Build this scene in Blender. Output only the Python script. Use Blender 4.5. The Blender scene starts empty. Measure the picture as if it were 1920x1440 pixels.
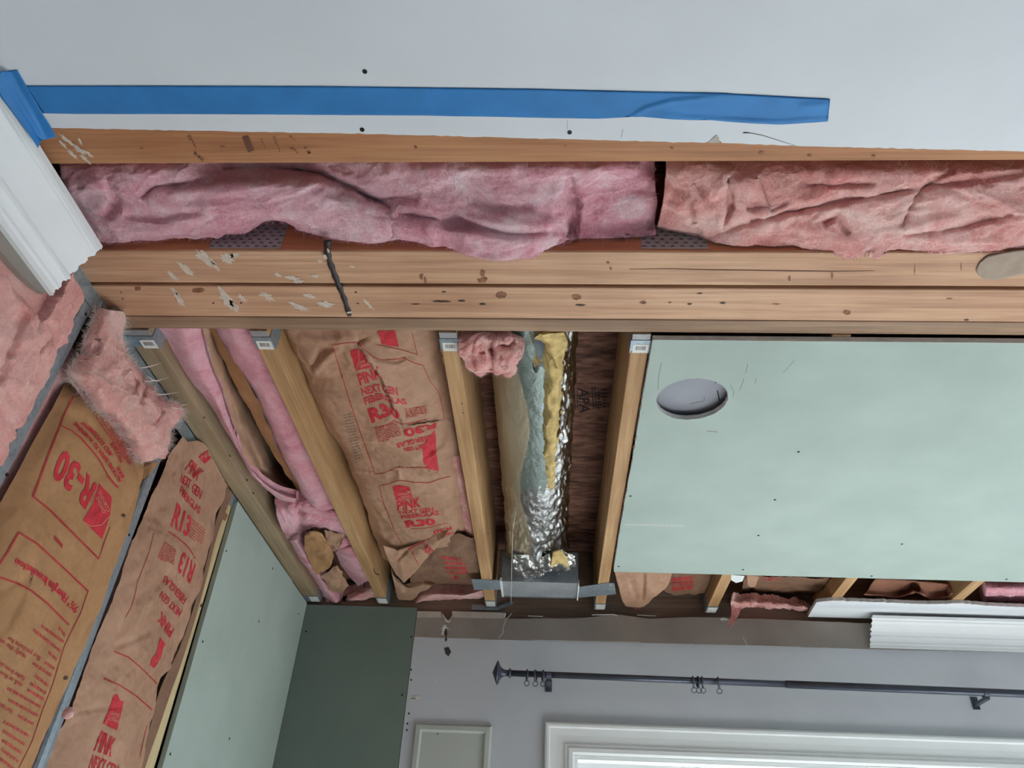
import bpy, bmesh, math, random
import numpy as np
from mathutils import Vector, Matrix
from mathutils.bvhtree import BVHTree
from mathutils.geometry import tessellate_polygon

# ------------------------------------------------------------------ camera, world, lights, exposure
SC = bpy.context.scene
COL = SC.collection
ZC = 1.46                                   # camera height above the floor
PITCH, YAW, ROLL, FPX = math.radians(37.0), math.radians(-3.85), math.radians(2.99), 1418.0
_cp, _sp, _cy, _sy = math.cos(PITCH), math.sin(PITCH), math.cos(YAW), math.sin(YAW)
FW = np.array([_sy * _cp, _cy * _cp, _sp])
_R0 = np.array([_cy, -_sy, 0.0]); _U0 = np.cross(_R0, FW)
RT = math.cos(ROLL) * _R0 + math.sin(ROLL) * _U0
UP = -math.sin(ROLL) * _R0 + math.cos(ROLL) * _U0
CAM = np.array([0.0, 0.0, ZC])
cd = bpy.data.cameras.new('camera'); cam = bpy.data.objects.new('camera', cd); COL.objects.link(cam)
cd.sensor_fit = 'HORIZONTAL'; cd.sensor_width = 36.0; cd.lens = FPX / 1920 * 36.0
cd.clip_start = 0.02; cd.clip_end = 200
cam.matrix_world = Matrix(((RT[0], UP[0], -FW[0], 0), (RT[1], UP[1], -FW[1], 0), (RT[2], UP[2], -FW[2], ZC), (0, 0, 0, 1)))
SC.camera = cam

wd = bpy.data.worlds.new('overcast_sky'); SC.world = wd; wd.use_nodes = True
bg = wd.node_tree.nodes['Background']
bg.inputs[0].default_value = (0.80, 0.90, 1.0, 1); bg.inputs[1].default_value = 1.5

def area(name, loc, rot, sx, sy, power, col):
    l = bpy.data.lights.new(name, 'AREA'); l.shape = 'RECTANGLE'; l.size = sx; l.size_y = sy
    l.energy = power; l.color = col
    o = bpy.data.objects.new(name, l); COL.objects.link(o); o.location = loc; o.rotation_euler = rot
    return o
# daylight entering through the back window and the glass door in the right wall
area('daylight_back_window', (1.18, 2.92, 1.40), (math.radians(-90), 0, 0), 2.15, 1.10, 20, (0.93, 0.95, 1.0))
area('daylight_side_door', (3.42, 1.45, 1.15), (0, math.radians(90), 0), 2.1, 2.15, 12, (0.94, 0.97, 1.0))
# sun falling through the back window onto the floor
sl = bpy.data.lights.new('sun', 'SUN'); sl.energy = 85.0; sl.angle = math.radians(0.6); sl.color = (1.0, 0.98, 0.96)
so = bpy.data.objects.new('sun', sl); COL.objects.link(so); so.location = (1.0, 6.0, 8.0)
so.rotation_euler = Vector((0.10, -0.60, -0.80)).to_track_quat('-Z', 'Y').to_euler()
SC.view_settings.view_transform = 'Standard'; SC.view_settings.look = 'None'
SC.view_settings.gamma = 1.0; SC.view_settings.use_curve_mapping = False
SC.view_settings.exposure = -0.42

# ------------------------------------------------------------------ pixel -> place
HJ = 1.04; HD = 1.0273                      # joist undersides / drywall face, above the camera
XW = -0.93; XG = -0.917                     # left stud faces / face of green board on the left wall
YB = 2.75                                   # face of the back wall
def ray(px, py):
    px = np.asarray(px, float); py = np.asarray(py, float)
    return FW + ((px - 960) / FPX)[..., None] * RT - ((py - 720) / FPX)[..., None] * UP
def unproj(px, py, axis, val):
    d = ray(px, py); k = 'xyz'.index(axis); val = np.asarray(val, float)
    return CAM + d * (val / d[..., k])[..., None]
def pz(px, py, h=HJ): return unproj(px, py, 'z', h)
def pyb(px, py, y=YB): return unproj(px, py, 'y', y)
def pxl(px, py, x=XW): return unproj(px, py, 'x', x)

# ------------------------------------------------------------------ noise (numpy gradient noise)
_rs = np.random.RandomState(7); _perm = np.concatenate([_rs.permutation(256)] * 3)
_g = _rs.normal(size=(256, 3)); _g /= np.linalg.norm(_g, axis=1)[:, None]
def noise3(p):
    p = np.asarray(p, float); i = np.floor(p).astype(int); f = p - i; i &= 255
    w = f * f * f * (f * (f * 6 - 15) + 10); out = 0
    for dx in (0, 1):
        for dy in (0, 1):
            for dz in (0, 1):
                h = _perm[_perm[_perm[i[..., 0] + dx] + i[..., 1] + dy] + i[..., 2] + dz]
                g = _g[h]; d = f - np.array([dx, dy, dz])
                wt = (w[..., 0] if dx else 1 - w[..., 0]) * (w[..., 1] if dy else 1 - w[..., 1]) * (w[..., 2] if dz else 1 - w[..., 2])
                out = out + wt * (g * d).sum(-1)
    return out * 1.6
def fbm(p, o=4, g=0.5, l=2.03):
    a, s, r = 1.0, 0.0, 0
    for k in range(o):
        r = r + a * noise3(p * (l ** k) + 17.3 * k); a *= g
    return r
_cr = np.random.RandomState(3).uniform(-1, 1, (256,))
def crumple(u, v, seed=0):
    """piecewise-linear noise on a triangular lattice: flat facets and sharp creases like crushed paper"""
    s = (u + v) * 0.3660254; i = np.floor(u + s); j = np.floor(v + s)
    fx, fy = (u + s) - i, (v + s) - j
    i = i.astype(int); j = j.astype(int)
    def val(a, b): return _cr[_perm[(_perm[(a + seed * 31) & 255] + b) & 255]]
    a, b, c = val(i, j), val(i + 1, j + 1), np.where(fx > fy, val(i + 1, j), val(i, j + 1))
    hi, lo = np.maximum(fx, fy), np.minimum(fx, fy)
    return a * (1 - hi) + c * (hi - lo) + b * lo

# ------------------------------------------------------------------ materials
def lin(c):
    return tuple(((x / 255) / 12.92 if x / 255 <= 0.04045 else ((x / 255 + 0.055) / 1.055) ** 2.4) for x in c) + (1.0,)
M = {}
class NT:
    def __init__(s, name):
        s.m = bpy.data.materials.new(name); s.m.use_nodes = True; s.t = s.m.node_tree; s.n = s.t.nodes
        s.b = s.n['Principled BSDF']; M[name] = s.m
        s.tc = s.n.new('ShaderNodeTexCoord')
    def link(s, a, b): s.t.links.new(a, b)
    def mapping(s, scale=(1, 1, 1), rot=(0, 0, 0)):
        m = s.n.new('ShaderNodeMapping'); m.inputs['Scale'].default_value = scale; m.inputs['Rotation'].default_value = rot
        s.link(s.tc.outputs['Object'], m.inputs[0]); return m.outputs[0]
    def noise(s, vec, scale, detail=4, rough=0.5, dist=0.0):
        n = s.n.new('ShaderNodeTexNoise'); n.inputs['Scale'].default_value = scale; n.inputs['Detail'].default_value = detail
        n.inputs['Roughness'].default_value = rough; n.inputs['Distortion'].default_value = dist
        s.link(vec, n.inputs['Vector']); return n.outputs['Fac']
    def ramp(s, fac, stops):
        r = s.n.new('ShaderNodeValToRGB'); e = r.color_ramp.elements
        while len(e) < len(stops): e.new(0.5)
        for k, (p, c) in enumerate(stops): e[k].position = p; e[k].color = c if len(c) == 4 else lin(c)
        s.link(fac, r.inputs[0]); return r.outputs[0]
    def mix(s, fac, a, b, mode='MIX'):
        x = s.n.new('ShaderNodeMix'); x.data_type = 'RGBA'; x.blend_type = mode
        if isinstance(fac, (int, float)): x.inputs[0].default_value = fac
        else: s.link(fac, x.inputs[0])
        for v, k in ((a, 6), (b, 7)):
            if isinstance(v, tuple): x.inputs[k].default_value = v
            else: s.link(v, x.inputs[k])
        return x.outputs[2]
    def bump(s, h, strength=0.3, dist=0.01):
        b = s.n.new('ShaderNodeBump'); b.inputs['Strength'].default_value = strength; b.inputs['Distance'].default_value = dist
        s.link(h, b.inputs['Height']); s.link(b.outputs[0], s.b.inputs['Normal'])
    def set(s, col=None, rough=0.7, metal=0.0, **k):
        if col is not None:
            if isinstance(col, tuple): s.b.inputs['Base Color'].default_value = col if len(col) == 4 else lin(col)
            else: s.link(col, s.b.inputs['Base Color'])
        s.b.inputs['Roughness'].default_value = rough; s.b.inputs['Metallic'].default_value = metal
        for a, v in k.items(): s.b.inputs[a.replace('_', ' ')].default_value = v
        return s.m

def mat_plain(name, col, rough=0.7, metal=0.0, var=0.06, scale=30, bump=0.0, **k):
    t = NT(name); v = t.mapping(); n = t.noise(v, scale, 4)
    c = lin(col); d = tuple(x * (1 - var * 2) for x in c[:3]) + (1,); e = tuple(min(1, x * (1 + var * 2)) for x in c[:3]) + (1,)
    t.set(t.ramp(n, [(0.3, d), (0.7, e)]), rough, metal, **k)
    if bump: t.bump(t.noise(v, scale * 6, 3), bump, 0.002)
    return t.m
def mat_wood(name, c1, c2, c3, axis='x', rough=0.65, seed=0.0):
    t = NT(name); sc = {'x': (1.2, 26, 26), 'y': (26, 1.2, 26), 'z': (26, 26, 1.2)}[axis]
    v = t.mapping(sc); n = t.noise(v, 1.6, 5, 0.55, 0.6)
    v2 = t.mapping(tuple(x * 3.2 if x > 2 else x * 2 for x in sc)); n2 = t.noise(v2, 2.2, 3, 0.6, 0.3)
    v3 = t.mapping((2.2, 2.2, 2.2)); n3 = t.noise(v3, 1.6, 3)
    col = t.ramp(n, [(0.28, c1), (0.52, c2), (0.74, c3)])
    g = t.ramp(n2, [(0.35, (170, 150, 135)), (0.6, (255, 255, 255))])
    col = t.mix(0.45, col, g, 'MULTIPLY')
    col = t.mix(0.35, col, t.ramp(n3, [(0.3, c1), (0.7, c3)]))
    t.set(col, rough); t.bump(n2, 0.25, 0.002); return t.m
def mat_pink(name, dark, mid, light, sc=1.0):
    t = NT(name); v = t.mapping((1, 1, 1)); n = t.noise(v, 9 * sc, 6, 0.62, 1.6)
    v2 = t.mapping((60, 60, 60)); n2 = t.noise(v2, 1.2 * sc, 5, 0.7, 2.5)
    n0 = t.noise(v, 3.2 * sc, 3, 0.5, 1.0)
    col = t.ramp(n, [(0.32, dark), (0.48, mid), (0.64, light)])
    col = t.mix(0.4, col, t.ramp(n0, [(0.35, dark), (0.5, mid), (0.65, light)]))
    col = t.mix(0.28, col, t.ramp(n2, [(0.35, dark), (0.65, light)]))
    t.set(col, 0.95, Sheen_Weight=0.25, Sheen_Roughness=0.6, Specular_IOR_Level=0.1, Subsurface_Weight=0.18, Subsurface_Scale=0.02)
    t.b.inputs['Subsurface Radius'].default_value = (1.0, 0.45, 0.45)
    t.bump(n2, 0.55, 0.006); return t.m
def mat_kraft(name, c1, c2):
    t = NT(name); v = t.mapping(); n = t.noise(v, 7, 6, 0.65, 0.4); n2 = t.noise(v, 55, 4, 0.6, 1.0)
    col = t.ramp(n, [(0.3, c1), (0.7, c2)])
    col = t.mix(0.3, col, t.ramp(n2, [(0.3, c1), (0.7, c2)]))
    t.set(col, 0.72, Specular_IOR_Level=0.3); t.bump(n2, 0.35, 0.003); return t.m

mat_plain('drywall_paint', (226, 230, 234), 0.75, var=0.015, scale=5, bump=0.08)
mat_plain('white_trim', (238, 240, 240), 0.42, var=0.012, scale=8)
mat_plain('gypsum', (214, 211, 206), 0.95, var=0.06, scale=60, bump=0.4)
mat_plain('gypsum_dim', (190, 186, 182), 0.95, var=0.08, scale=60, bump=0.4)
mat_plain('green_board', (167, 181, 173), 0.8, var=0.03, scale=6, bump=0.06)
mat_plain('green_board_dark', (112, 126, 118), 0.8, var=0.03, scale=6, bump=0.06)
mat_plain('wall_grey', (196, 199, 205), 0.7, var=0.02, scale=5, bump=0.06)
mat_plain('wall_bare', (150, 140, 132), 0.8, var=0.05, scale=9, bump=0.1)
mat_plain('panel_grey', (186, 190, 184), 0.6, var=0.02, scale=6)
mat_plain('tape_blue', (48, 128, 196), 0.6, var=0.05, scale=20, bump=0.1)
mat_plain('dark_metal', (78, 82, 94), 0.35, 0.55, var=0.05)
mat_plain('black_mark', (28, 26, 28), 0.7)
mat_plain('black_tar', (48, 42, 42), 0.5, var=0.2, scale=60, bump=0.5)
mat_plain('print_red', (196, 44, 56), 0.7, var=0.08, scale=70)
mat_plain('print_line', (178, 52, 50), 0.7, var=0.1, scale=70)
mat_plain('print_faint', (184, 76, 66), 0.75, var=0.1, scale=90)
mat_plain('print_tan', (205, 150, 125), 0.7)
mat_plain('print_brown', (112, 72, 56), 0.8)
mat_plain('ink_grey', (112, 100, 90), 0.8)
mat_plain('osb_ink', (52, 38, 36), 0.9)
mat_plain('screw_black', (34, 32, 34), 0.5, 0.4)
mat_plain('label_white', (226, 226, 222), 0.6, var=0.02)
mat_plain('yellow_wool', (205, 178, 118), 0.95, var=0.14, scale=35, bump=0.6)
mat_plain('scrap_paper', (168, 150, 134), 0.9, var=0.05)
mat_plain('torn_paper', (186, 178, 168), 0.9, var=0.05)
mat_plain('plaster_smear', (212, 198, 182), 0.85, var=0.06, scale=80, bump=0.4)
mat_plain('knot', (136, 92, 64), 0.7, var=0.2, scale=120)
mat_plain('knot_dark', (74, 52, 40), 0.7)
mat_plain('offcut_grey', (150, 152, 160), 0.8, var=0.04, scale=12)
mat_plain('hole_dark', (62, 58, 56), 0.9)
mat_plain('string', (225, 220, 212), 0.8)
mat_plain('floor_cloth', (204, 205, 207), 0.85, var=0.05, scale=4, bump=0.1)
mat_plain('pink_fibre', (226, 176, 176), 0.95, var=0.05)
mat_plain('white_fibre', (222, 206, 198), 0.95, var=0.05)
mat_plain('magenta_fibre', (220, 160, 178), 0.95, var=0.05)
mat_plain('exterior', (150, 160, 150), 0.9)
mat_wood('pine_beam', (170, 122, 92), (206, 160, 126), (226, 188, 154), 'x')
mat_wood('pine_near', (160, 104, 66), (190, 132, 90), (206, 152, 110), 'x')
mat_wood('pine_red', (168, 100, 66), (204, 130, 90), (218, 150, 108), 'x')
mat_wood('pine_ledger', (116, 90, 70), (160, 128, 102), (190, 158, 130), 'x')
mat_wood('pine_joist', (150, 112, 72), (190, 148, 102), (214, 176, 128), 'y')
mat_wood('pine_grey', (132, 112, 86), (164, 142, 112), (186, 166, 136), 'y')
mat_wood('pine_stud', (190, 168, 122), (214, 194, 148), (226, 208, 164), 'z')
mat_wood('pine_rim', (108, 88, 72), (134, 112, 94), (150, 128, 108), 'x')
mat_pink('pink_magenta', (196, 104, 124), (232, 168, 180), (252, 232, 235))
mat_pink('pink_salmon', (200, 106, 102), (230, 162, 154), (248, 214, 206))
mat_pink('pink_wall', (210, 120, 114), (232, 166, 156), (246, 206, 196))
mat_pink('pink_roll', (194, 106, 122), (224, 156, 168), (240, 196, 204), 0.7)
mat_kraft('kraft_tan', (158, 116, 78), (190, 146, 104))
mat_kraft('kraft', (160, 122, 98), (194, 154, 128))
mat_kraft('kraft_dark', (122, 90, 72), (150, 116, 94))  # darker kraft; also paints the shade of a flange and a recess
mat_kraft('paper_back', (128, 86, 66), (160, 112, 90))
def _osb():
    t = NT('osb'); v = t.mapping((10, 55, 20), (0, 0, 0.15)); n = t.noise(v, 1.0, 4, 0.65, 1.2)
    v2 = t.mapping((7, 26, 10), (0, 0, -0.35)); n2 = t.noise(v2, 1.3, 3, 0.6, 0.8)
    v3 = t.mapping((14, 40, 10), (0, 0, 0.5)); n3 = t.noise(v3, 1.0, 2, 0.5, 0.5)
    col = t.mix(0.5, t.ramp(n, [(0.36, (70, 44, 36)), (0.5, (132, 92, 76)), (0.62, (172, 128, 106))]), t.ramp(n2, [(0.40, (86, 52, 42)), (0.60, (160, 114, 94))]))
    col = t.mix(0.35, col, t.ramp(n3, [(0.42, (120, 90, 80)), (0.5, (255, 250, 245))]), 'MULTIPLY')
    t.set(col, 0.85); t.bump(n, 0.6, 0.006)
_osb()
def _galv():
    for nm, c1, c2, r in (('galvanised', (122, 134, 142), (166, 178, 186), 0.42), ('galv_dull', (146, 146, 148), (176, 176, 178), 0.6), ('boot_metal', (176, 180, 186), (206, 210, 214), 0.4)):
        t = NT(nm); v = t.mapping(); vo = t.n.new('ShaderNodeTexVoronoi'); vo.inputs['Scale'].default_value = 90; t.link(v, vo.inputs['Vector'])
        t.set(t.mix(0.5, t.ramp(vo.outputs['Distance'], [(0.0, c1), (0.6, c2)]), t.ramp(t.noise(v, 14), [(0.3, c1), (0.7, c2)])), r, 0.55)
_galv()
def _foil():
    t = NT('foil'); v = t.mapping((1, 0.7, 1)); n = t.noise(v, 42, 5, 0.65, 1.8); n2 = t.noise(v, 16, 3, 0.5, 0.8)
    t.set(t.ramp(n2, [(0.3, (176, 172, 166)), (0.7, (220, 219, 216))]), 0.17, 1.0); t.bump(n, 0.4, 0.008)
    t = NT('foil_kraft'); v = t.mapping((1, 0.5, 1), (0, 0, 0.6)); n = t.noise(v, 38, 4, 0.6, 1.2); n2 = t.noise(v, 5, 3)
    t.set(t.ramp(n2, [(0.3, (150, 136, 112)), (0.7, (182, 168, 144))]), 0.42, 0.35); t.bump(n, 0.25, 0.006)
    t = NT('foil_green'); v = t.mapping(); n = t.noise(v, 34, 4, 0.6, 1.5)
    t.set((128, 138, 132), 0.36, 0.55); t.bump(n, 0.35, 0.006)
_foil()
def _glass():
    t = NT('window_glass'); t.n.remove(t.b); tr = t.n.new('ShaderNodeBsdfTransparent'); gl = t.n.new('ShaderNodeBsdfGlossy'); mx = t.n.new('ShaderNodeMixShader')
    tr.inputs[0].default_value = (0.95, 0.98, 0.97, 1); gl.inputs['Roughness'].default_value = 0.02; mx_fac = 0.05
    mx.inputs[0].default_value = mx_fac; t.link(tr.outputs[0], mx.inputs[1]); t.link(gl.outputs[0], mx.inputs[2])
    t.link(mx.outputs[0], t.n['Material Output'].inputs['Surface'])
_glass()
# ------------------------------------------------------------------ mesh helpers
def tag(o, label=None, cat=None, group=None, kind=None):
    if label: o['label'] = label
    if cat: o['category'] = cat
    if group: o['group'] = group
    if kind: o['kind'] = kind
    return o
def setparent(o, p):
    if p is not None:
        o.parent = p
        q, L = p, Vector((0, 0, 0))
        while q is not None: L += Vector(q.location); q = q.parent
        o.matrix_parent_inverse = Matrix.Translation(-Vector(p.location)) if p.parent is None else Matrix.Identity(4)
def thing(name, loc, label, cat, group=None, kind=None):
    o = bpy.data.objects.new(name, None); COL.objects.link(o); o.location = loc; o.empty_display_size = 0.03
    return tag(o, label, cat, group, kind)
def mesh(name, v, f, mat, parent=None, smooth=False, **t):
    me = bpy.data.meshes.new(name); me.from_pydata([tuple(map(float, p)) for p in v], [], [tuple(map(int, q)) for q in f]); me.update()
    for m_ in (mat if isinstance(mat, (list, tuple)) else [mat]): me.materials.append(M[m_])
    if smooth: me.polygons.foreach_set('use_smooth', [True] * len(me.polygons))
    o = bpy.data.objects.new(name, me); COL.objects.link(o); setparent(o, parent); tag(o, **t); return o
class MB:
    def __init__(s): s.v = []; s.f = []
    def add(s, v, f):
        k = len(s.v); s.v += [tuple(p) for p in v]; s.f += [tuple(i + k for i in q) for q in f]; return s
    def box(s, a, b, c=0.0):
        (x0, y0, z0), (x1, y1, z1) = a, b
        if c <= 0:
            return s.add([(x0, y0, z0), (x1, y0, z0), (x1, y1, z0), (x0, y1, z0), (x0, y0, z1), (x1, y0, z1), (x1, y1, z1), (x0, y1, z1)],
                         [(0, 3, 2, 1), (4, 5, 6, 7), (0, 1, 5, 4), (1, 2, 6, 5), (2, 3, 7, 6), (3, 0, 4, 7)])
        bm = bmesh.new(); bmesh.ops.create_cube(bm, size=1.0)
        for w in bm.verts: w.co = Vector(((x0 + x1) / 2 + w.co.x * (x1 - x0), (y0 + y1) / 2 + w.co.y * (y1 - y0), (z0 + z1) / 2 + w.co.z * (z1 - z0)))
        bmesh.ops.bevel(bm, geom=list(bm.edges), offset=c, segments=2, affect='EDGES', profile=0.5)
        bm.verts.index_update(); s.add([tuple(w.co) for w in bm.verts], [[w.index for w in q.verts] for q in bm.faces]); bm.free(); return s
    def tube(s, pts, r, n=8, caps=True):
        pts = [Vector(p) for p in pts]; rr = r if isinstance(r, (list, tuple)) else [r] * len(pts); k0 = len(s.v); ref = None
        for i, p in enumerate(pts):
            t = (pts[min(i + 1, len(pts) - 1)] - pts[max(i - 1, 0)])
            t = t.normalized() if t.length > 1e-9 else Vector((0, 0, 1))
            if ref is None: ref = t.orthogonal().normalized()
            ref = (ref - t * ref.dot(t)); ref = ref.normalized() if ref.length > 1e-6 else t.orthogonal().normalized()
            b = t.cross(ref)
            for j in range(n):
                a = 2 * math.pi * j / n; s.v.append(tuple(p + (ref * math.cos(a) + b * math.sin(a)) * rr[i]))
        for i in range(len(pts) - 1):
            for j in range(n):
                s.f.append((k0 + i * n + j, k0 + i * n + (j + 1) % n, k0 + (i + 1) * n + (j + 1) % n, k0 + (i + 1) * n + j))
        if caps:
            s.f.append(tuple(k0 + j for j in reversed(range(n)))); e = k0 + (len(pts) - 1) * n; s.f.append(tuple(e + j for j in range(n)))
        return s
    def sweep(s, profile, path, closed=False, caps=True):
        """profile: list of points per station (already in world)"""
        k0 = len(s.v); n = len(profile(path[0]))
        for q in path: s.v += [tuple(p) for p in profile(q)]
        m = n if closed else n - 1
        for i in range(len(path) - 1):
            for j in range(m):
                s.f.append((k0 + i * n + j, k0 + i * n + (j + 1) % n, k0 + (i + 1) * n + (j + 1) % n, k0 + (i + 1) * n + j))
        if caps and closed:
            s.f.append(tuple(k0 + j for j in reversed(range(n)))); e = k0 + (len(path) - 1) * n; s.f.append(tuple(e + j for j in range(n)))
        return s
    def build(s, name, mat, parent=None, smooth=False, **t): return mesh(name, s.v, s.f, mat, parent, smooth, **t)
def W(x, y, h): return (x, y, h + ZC)
def hbox(x0, x1, y0, y1, h0, h1, c=0.0): return MB().box((x0, y0, h0 + ZC), (x1, y1, h1 + ZC), c)
def prism(poly, d):
    """closed solid from a world polygon pushed along vector d"""
    n = len(poly); d = np.asarray(d, float); v = [tuple(p) for p in poly] + [tuple(np.asarray(p) + d) for p in poly]
    f = [tuple(range(n)), tuple(range(2 * n - 1, n - 1, -1))] + [(i, (i + 1) % n + 0, (i + 1) % n + n, i + n) for i in range(n)]
    return v, f
def resample(pts, n):
    pts = np.asarray(pts, float); d = np.r_[0, np.cumsum(np.linalg.norm(np.diff(pts[:, :2], axis=0), axis=1))]
    return np.stack([np.interp(np.linspace(0, d[-1], n), d, pts[:, k]) for k in range(pts.shape[1])], 1)
def smooth1(a, k):
    if k <= 0: return a
    w = np.hanning(2 * k + 3)[1:-1]; w /= w.sum(); b = np.concatenate([2 * a[:1] - a[k:0:-1], a, 2 * a[-1:] - a[-2:-k - 2:-1]])
    return np.stack([np.convolve(b[:, j], w, 'valid') for j in range(a.shape[1])], 1)
def segdist(X, Y, pts):
    """distance and signed side of grid points to a pixel polyline"""
    best = np.full(X.shape, 1e9); side = np.zeros(X.shape); tt = np.zeros(X.shape)
    pts = np.asarray(pts, float); n = len(pts) - 1
    for i in range(n):
        a, b = pts[i], pts[i + 1]; e = b - a; L = e @ e + 1e-9
        t = np.clip(((X - a[0]) * e[0] + (Y - a[1]) * e[1]) / L, 0, 1)
        dx, dy = X - a[0] - t * e[0], Y - a[1] - t * e[1]; d = np.hypot(dx, dy); k = d < best
        best = np.where(k, d, best); side = np.where(k, np.sign(e[0] * dy - e[1] * dx), side); tt = np.where(k, (i + t) / n, tt)
    return best, side, tt
class Loft:
    """surface through rows of (pixel x, pixel y, relief towards the room) standing on a plane of the building"""
    def __init__(s, rows, axis, base, nu, nv, creases=(), fn=None, thick=0.05, sm=6, vs=None, crisp=False, clamp=None):
        R = np.stack([smooth1(resample(np.array([(p + (0,))[:3] if len(p) < 3 else p for p in r], float), nu), sm) for r in rows])
        m = len(rows); vs = np.linspace(0, 1, m) if vs is None else np.asarray(vs, float); vq = np.linspace(0, 1, nv)
        if m == 2 or crisp:
            G = np.stack([[np.interp(vq, vs, R[:, i, k]) for i in range(nu)] for k in range(3)], -1)
        else:
            G = np.empty((nu, nv, 3)); seg = np.clip(np.searchsorted(vs, vq, 'right') - 1, 0, m - 2)
            for a, q in enumerate(vq):
                i = seg[a]; t = (q - vs[i]) / (vs[i + 1] - vs[i]); p1, p2 = R[i], R[i + 1]
                p0 = R[i - 1] if i > 0 else 2 * p1 - p2; p3 = R[i + 2] if i + 2 < m else 2 * p2 - p1
                G[:, a] = 0.5 * (2 * p1 + (p2 - p0) * t + (2 * p0 - 5 * p1 + 4 * p2 - p3) * t * t + (3 * p1 - p0 - 3 * p2 + p3) * t ** 3)
        X, Y, O = G[..., 0], G[..., 1], G[..., 2].copy()
        for c in creases:
            kind, pts, w, d = c[:4]; D, S, T = segdist(X, Y, pts); fade = np.sin(np.clip(T, 0.0, 1) * math.pi) ** 0.35 if len(c) < 5 else 1.0
            if kind == 'v': O -= d * np.exp(-(D / w) ** 2) * fade              # soft valley (or ridge if d < 0)
            elif kind == 'c': O -= d * np.maximum(0, 1 - D / w) * fade          # sharp crease
            elif kind == 's': O += d * np.where(S > 0, np.exp(-D / w), -0.25 * np.exp(-D / (0.25 * w))) * fade   # lip on one side
        s.axis, s.base = axis, base
        sgn = {'z': -1, 'x': 1, 'y': -1}[axis]; s.sgn = sgn
        P = unproj(X, Y, axis, base + sgn * O)
        if fn is not None:
            N = s.normals(P); P = P + N * fn(P, X, Y)[..., None]
        s.clamp = clamp
        if clamp is not None: P = clamp(P)
        s.P = P; s.X, s.Y = X, Y; s.thick = thick; s.nu, s.nv = nu, nv
    def normals(s, P):
        a = np.gradient(P, axis=0); b = np.gradient(P, axis=1); n = np.cross(a, b); n /= np.linalg.norm(n, axis=-1)[..., None] + 1e-12
        view = CAM - P; flip = np.sign((n * view).sum(-1)); flip[flip == 0] = 1
        return n * flip[..., None]
    def build(s, name, mat, parent=None, smooth=True, **t):
        nu, nv = s.nu, s.nv; v = s.P.reshape(-1, 3); idx = np.arange(nu * nv).reshape(nu, nv)
        f = np.stack([idx[:-1, :-1], idx[1:, :-1], idx[1:, 1:], idx[:-1, 1:]], -1).reshape(-1, 4)
        flip = np.dot(np.cross(s.P[1, 0] - s.P[0, 0], s.P[0, 1] - s.P[0, 0]), CAM - s.P[0, 0]) < 0
        f = [tuple(q[::-1]) if flip else tuple(q) for q in f.tolist()]
        s.nf = len(f)
        if s.thick:
            ring = np.concatenate([idx[:, 0], idx[-1, 1:], idx[-2::-1, -1], idx[0, -2:0:-1]]); n = len(ring)
            e = np.zeros(3); e['xyz'.index(s.axis)] = -s.sgn * s.thick
            cen = s.P.reshape(-1, 3).mean(0)
            back = v[ring] + e; back = back + (cen - v[ring]) * np.array([0.03, 0.03, 0.03]); k = len(v)
            if s.clamp is not None: back = s.clamp(back)
            v = np.concatenate([v, back]); f += [(int(ring[i]), int(ring[(i + 1) % n]), k + (i + 1) % n, k + i) for i in range(n)]
        s.obj = mesh(name, v, f, mat, parent, smooth, **t)
        return s.obj
    def bvh(s):
        nu, nv = s.nu, s.nv; idx = np.arange(nu * nv).reshape(nu, nv)
        f = np.stack([idx[:-1, :-1], idx[1:, :-1], idx[1:, 1:], idx[:-1, 1:]], -1).reshape(-1, 4).tolist()
        return BVHTree.FromPolygons([Vector(p) for p in s.P.reshape(-1, 3)], f)
def cast(bv, px, py, eps=0.0012):
    d = Vector(ray(px, py)).normalized(); o = Vector(CAM); h = bv.ray_cast(o, d)
    if h[0] is None: return None
    n = h[1] if h[1].dot(d) < 0 else -h[1]
    return h[0] + (n * 0.5 - d * 0.5) * eps
# --- flat print: shapes drawn in the picture plane and laid onto a surface
def lay(shapes, surf, eps=0.0012):
    """shapes: list of (verts2d, tris). surf: BVH or (axis, value). returns MB"""
    mb = MB()
    for v2, tris in shapes:
        if isinstance(surf, tuple):
            ax, val = surf; e = {'z': -eps, 'x': eps, 'y': -eps}[ax]
            a = np.asarray(v2, float); P = unproj(a[:, 0], a[:, 1], ax, val + e); mb.add(P, tris)
        else:
            P = [cast(surf, x, y, eps) for x, y in v2]; ok = [t for t in tris if all(P[i] is not None for i in t)]
            mb.add([p if p is not None else (0, 0, -9) for p in P], ok)
    keep = sorted({i for q in mb.f for i in q}); mp = {k: i for i, k in enumerate(keep)}
    mb.v = [mb.v[k] for k in keep]; mb.f = [tuple(mp[i] for i in q) for q in mb.f]
    return mb
def poly2(pts, cell=0):
    pts = [tuple(p) for p in pts]
    tr = tessellate_polygon([[Vector((p[0], p[1], 0)) for p in pts]])
    if not cell: return pts, [tuple(t) for t in tr]
    bm = bmesh.new(); vs = [bm.verts.new((p[0], p[1], 0)) for p in pts]
    for t in tr:
        try: bm.faces.new([vs[i] for i in t])
        except ValueError: pass
    return cutgrid(bm, cell)
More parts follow.
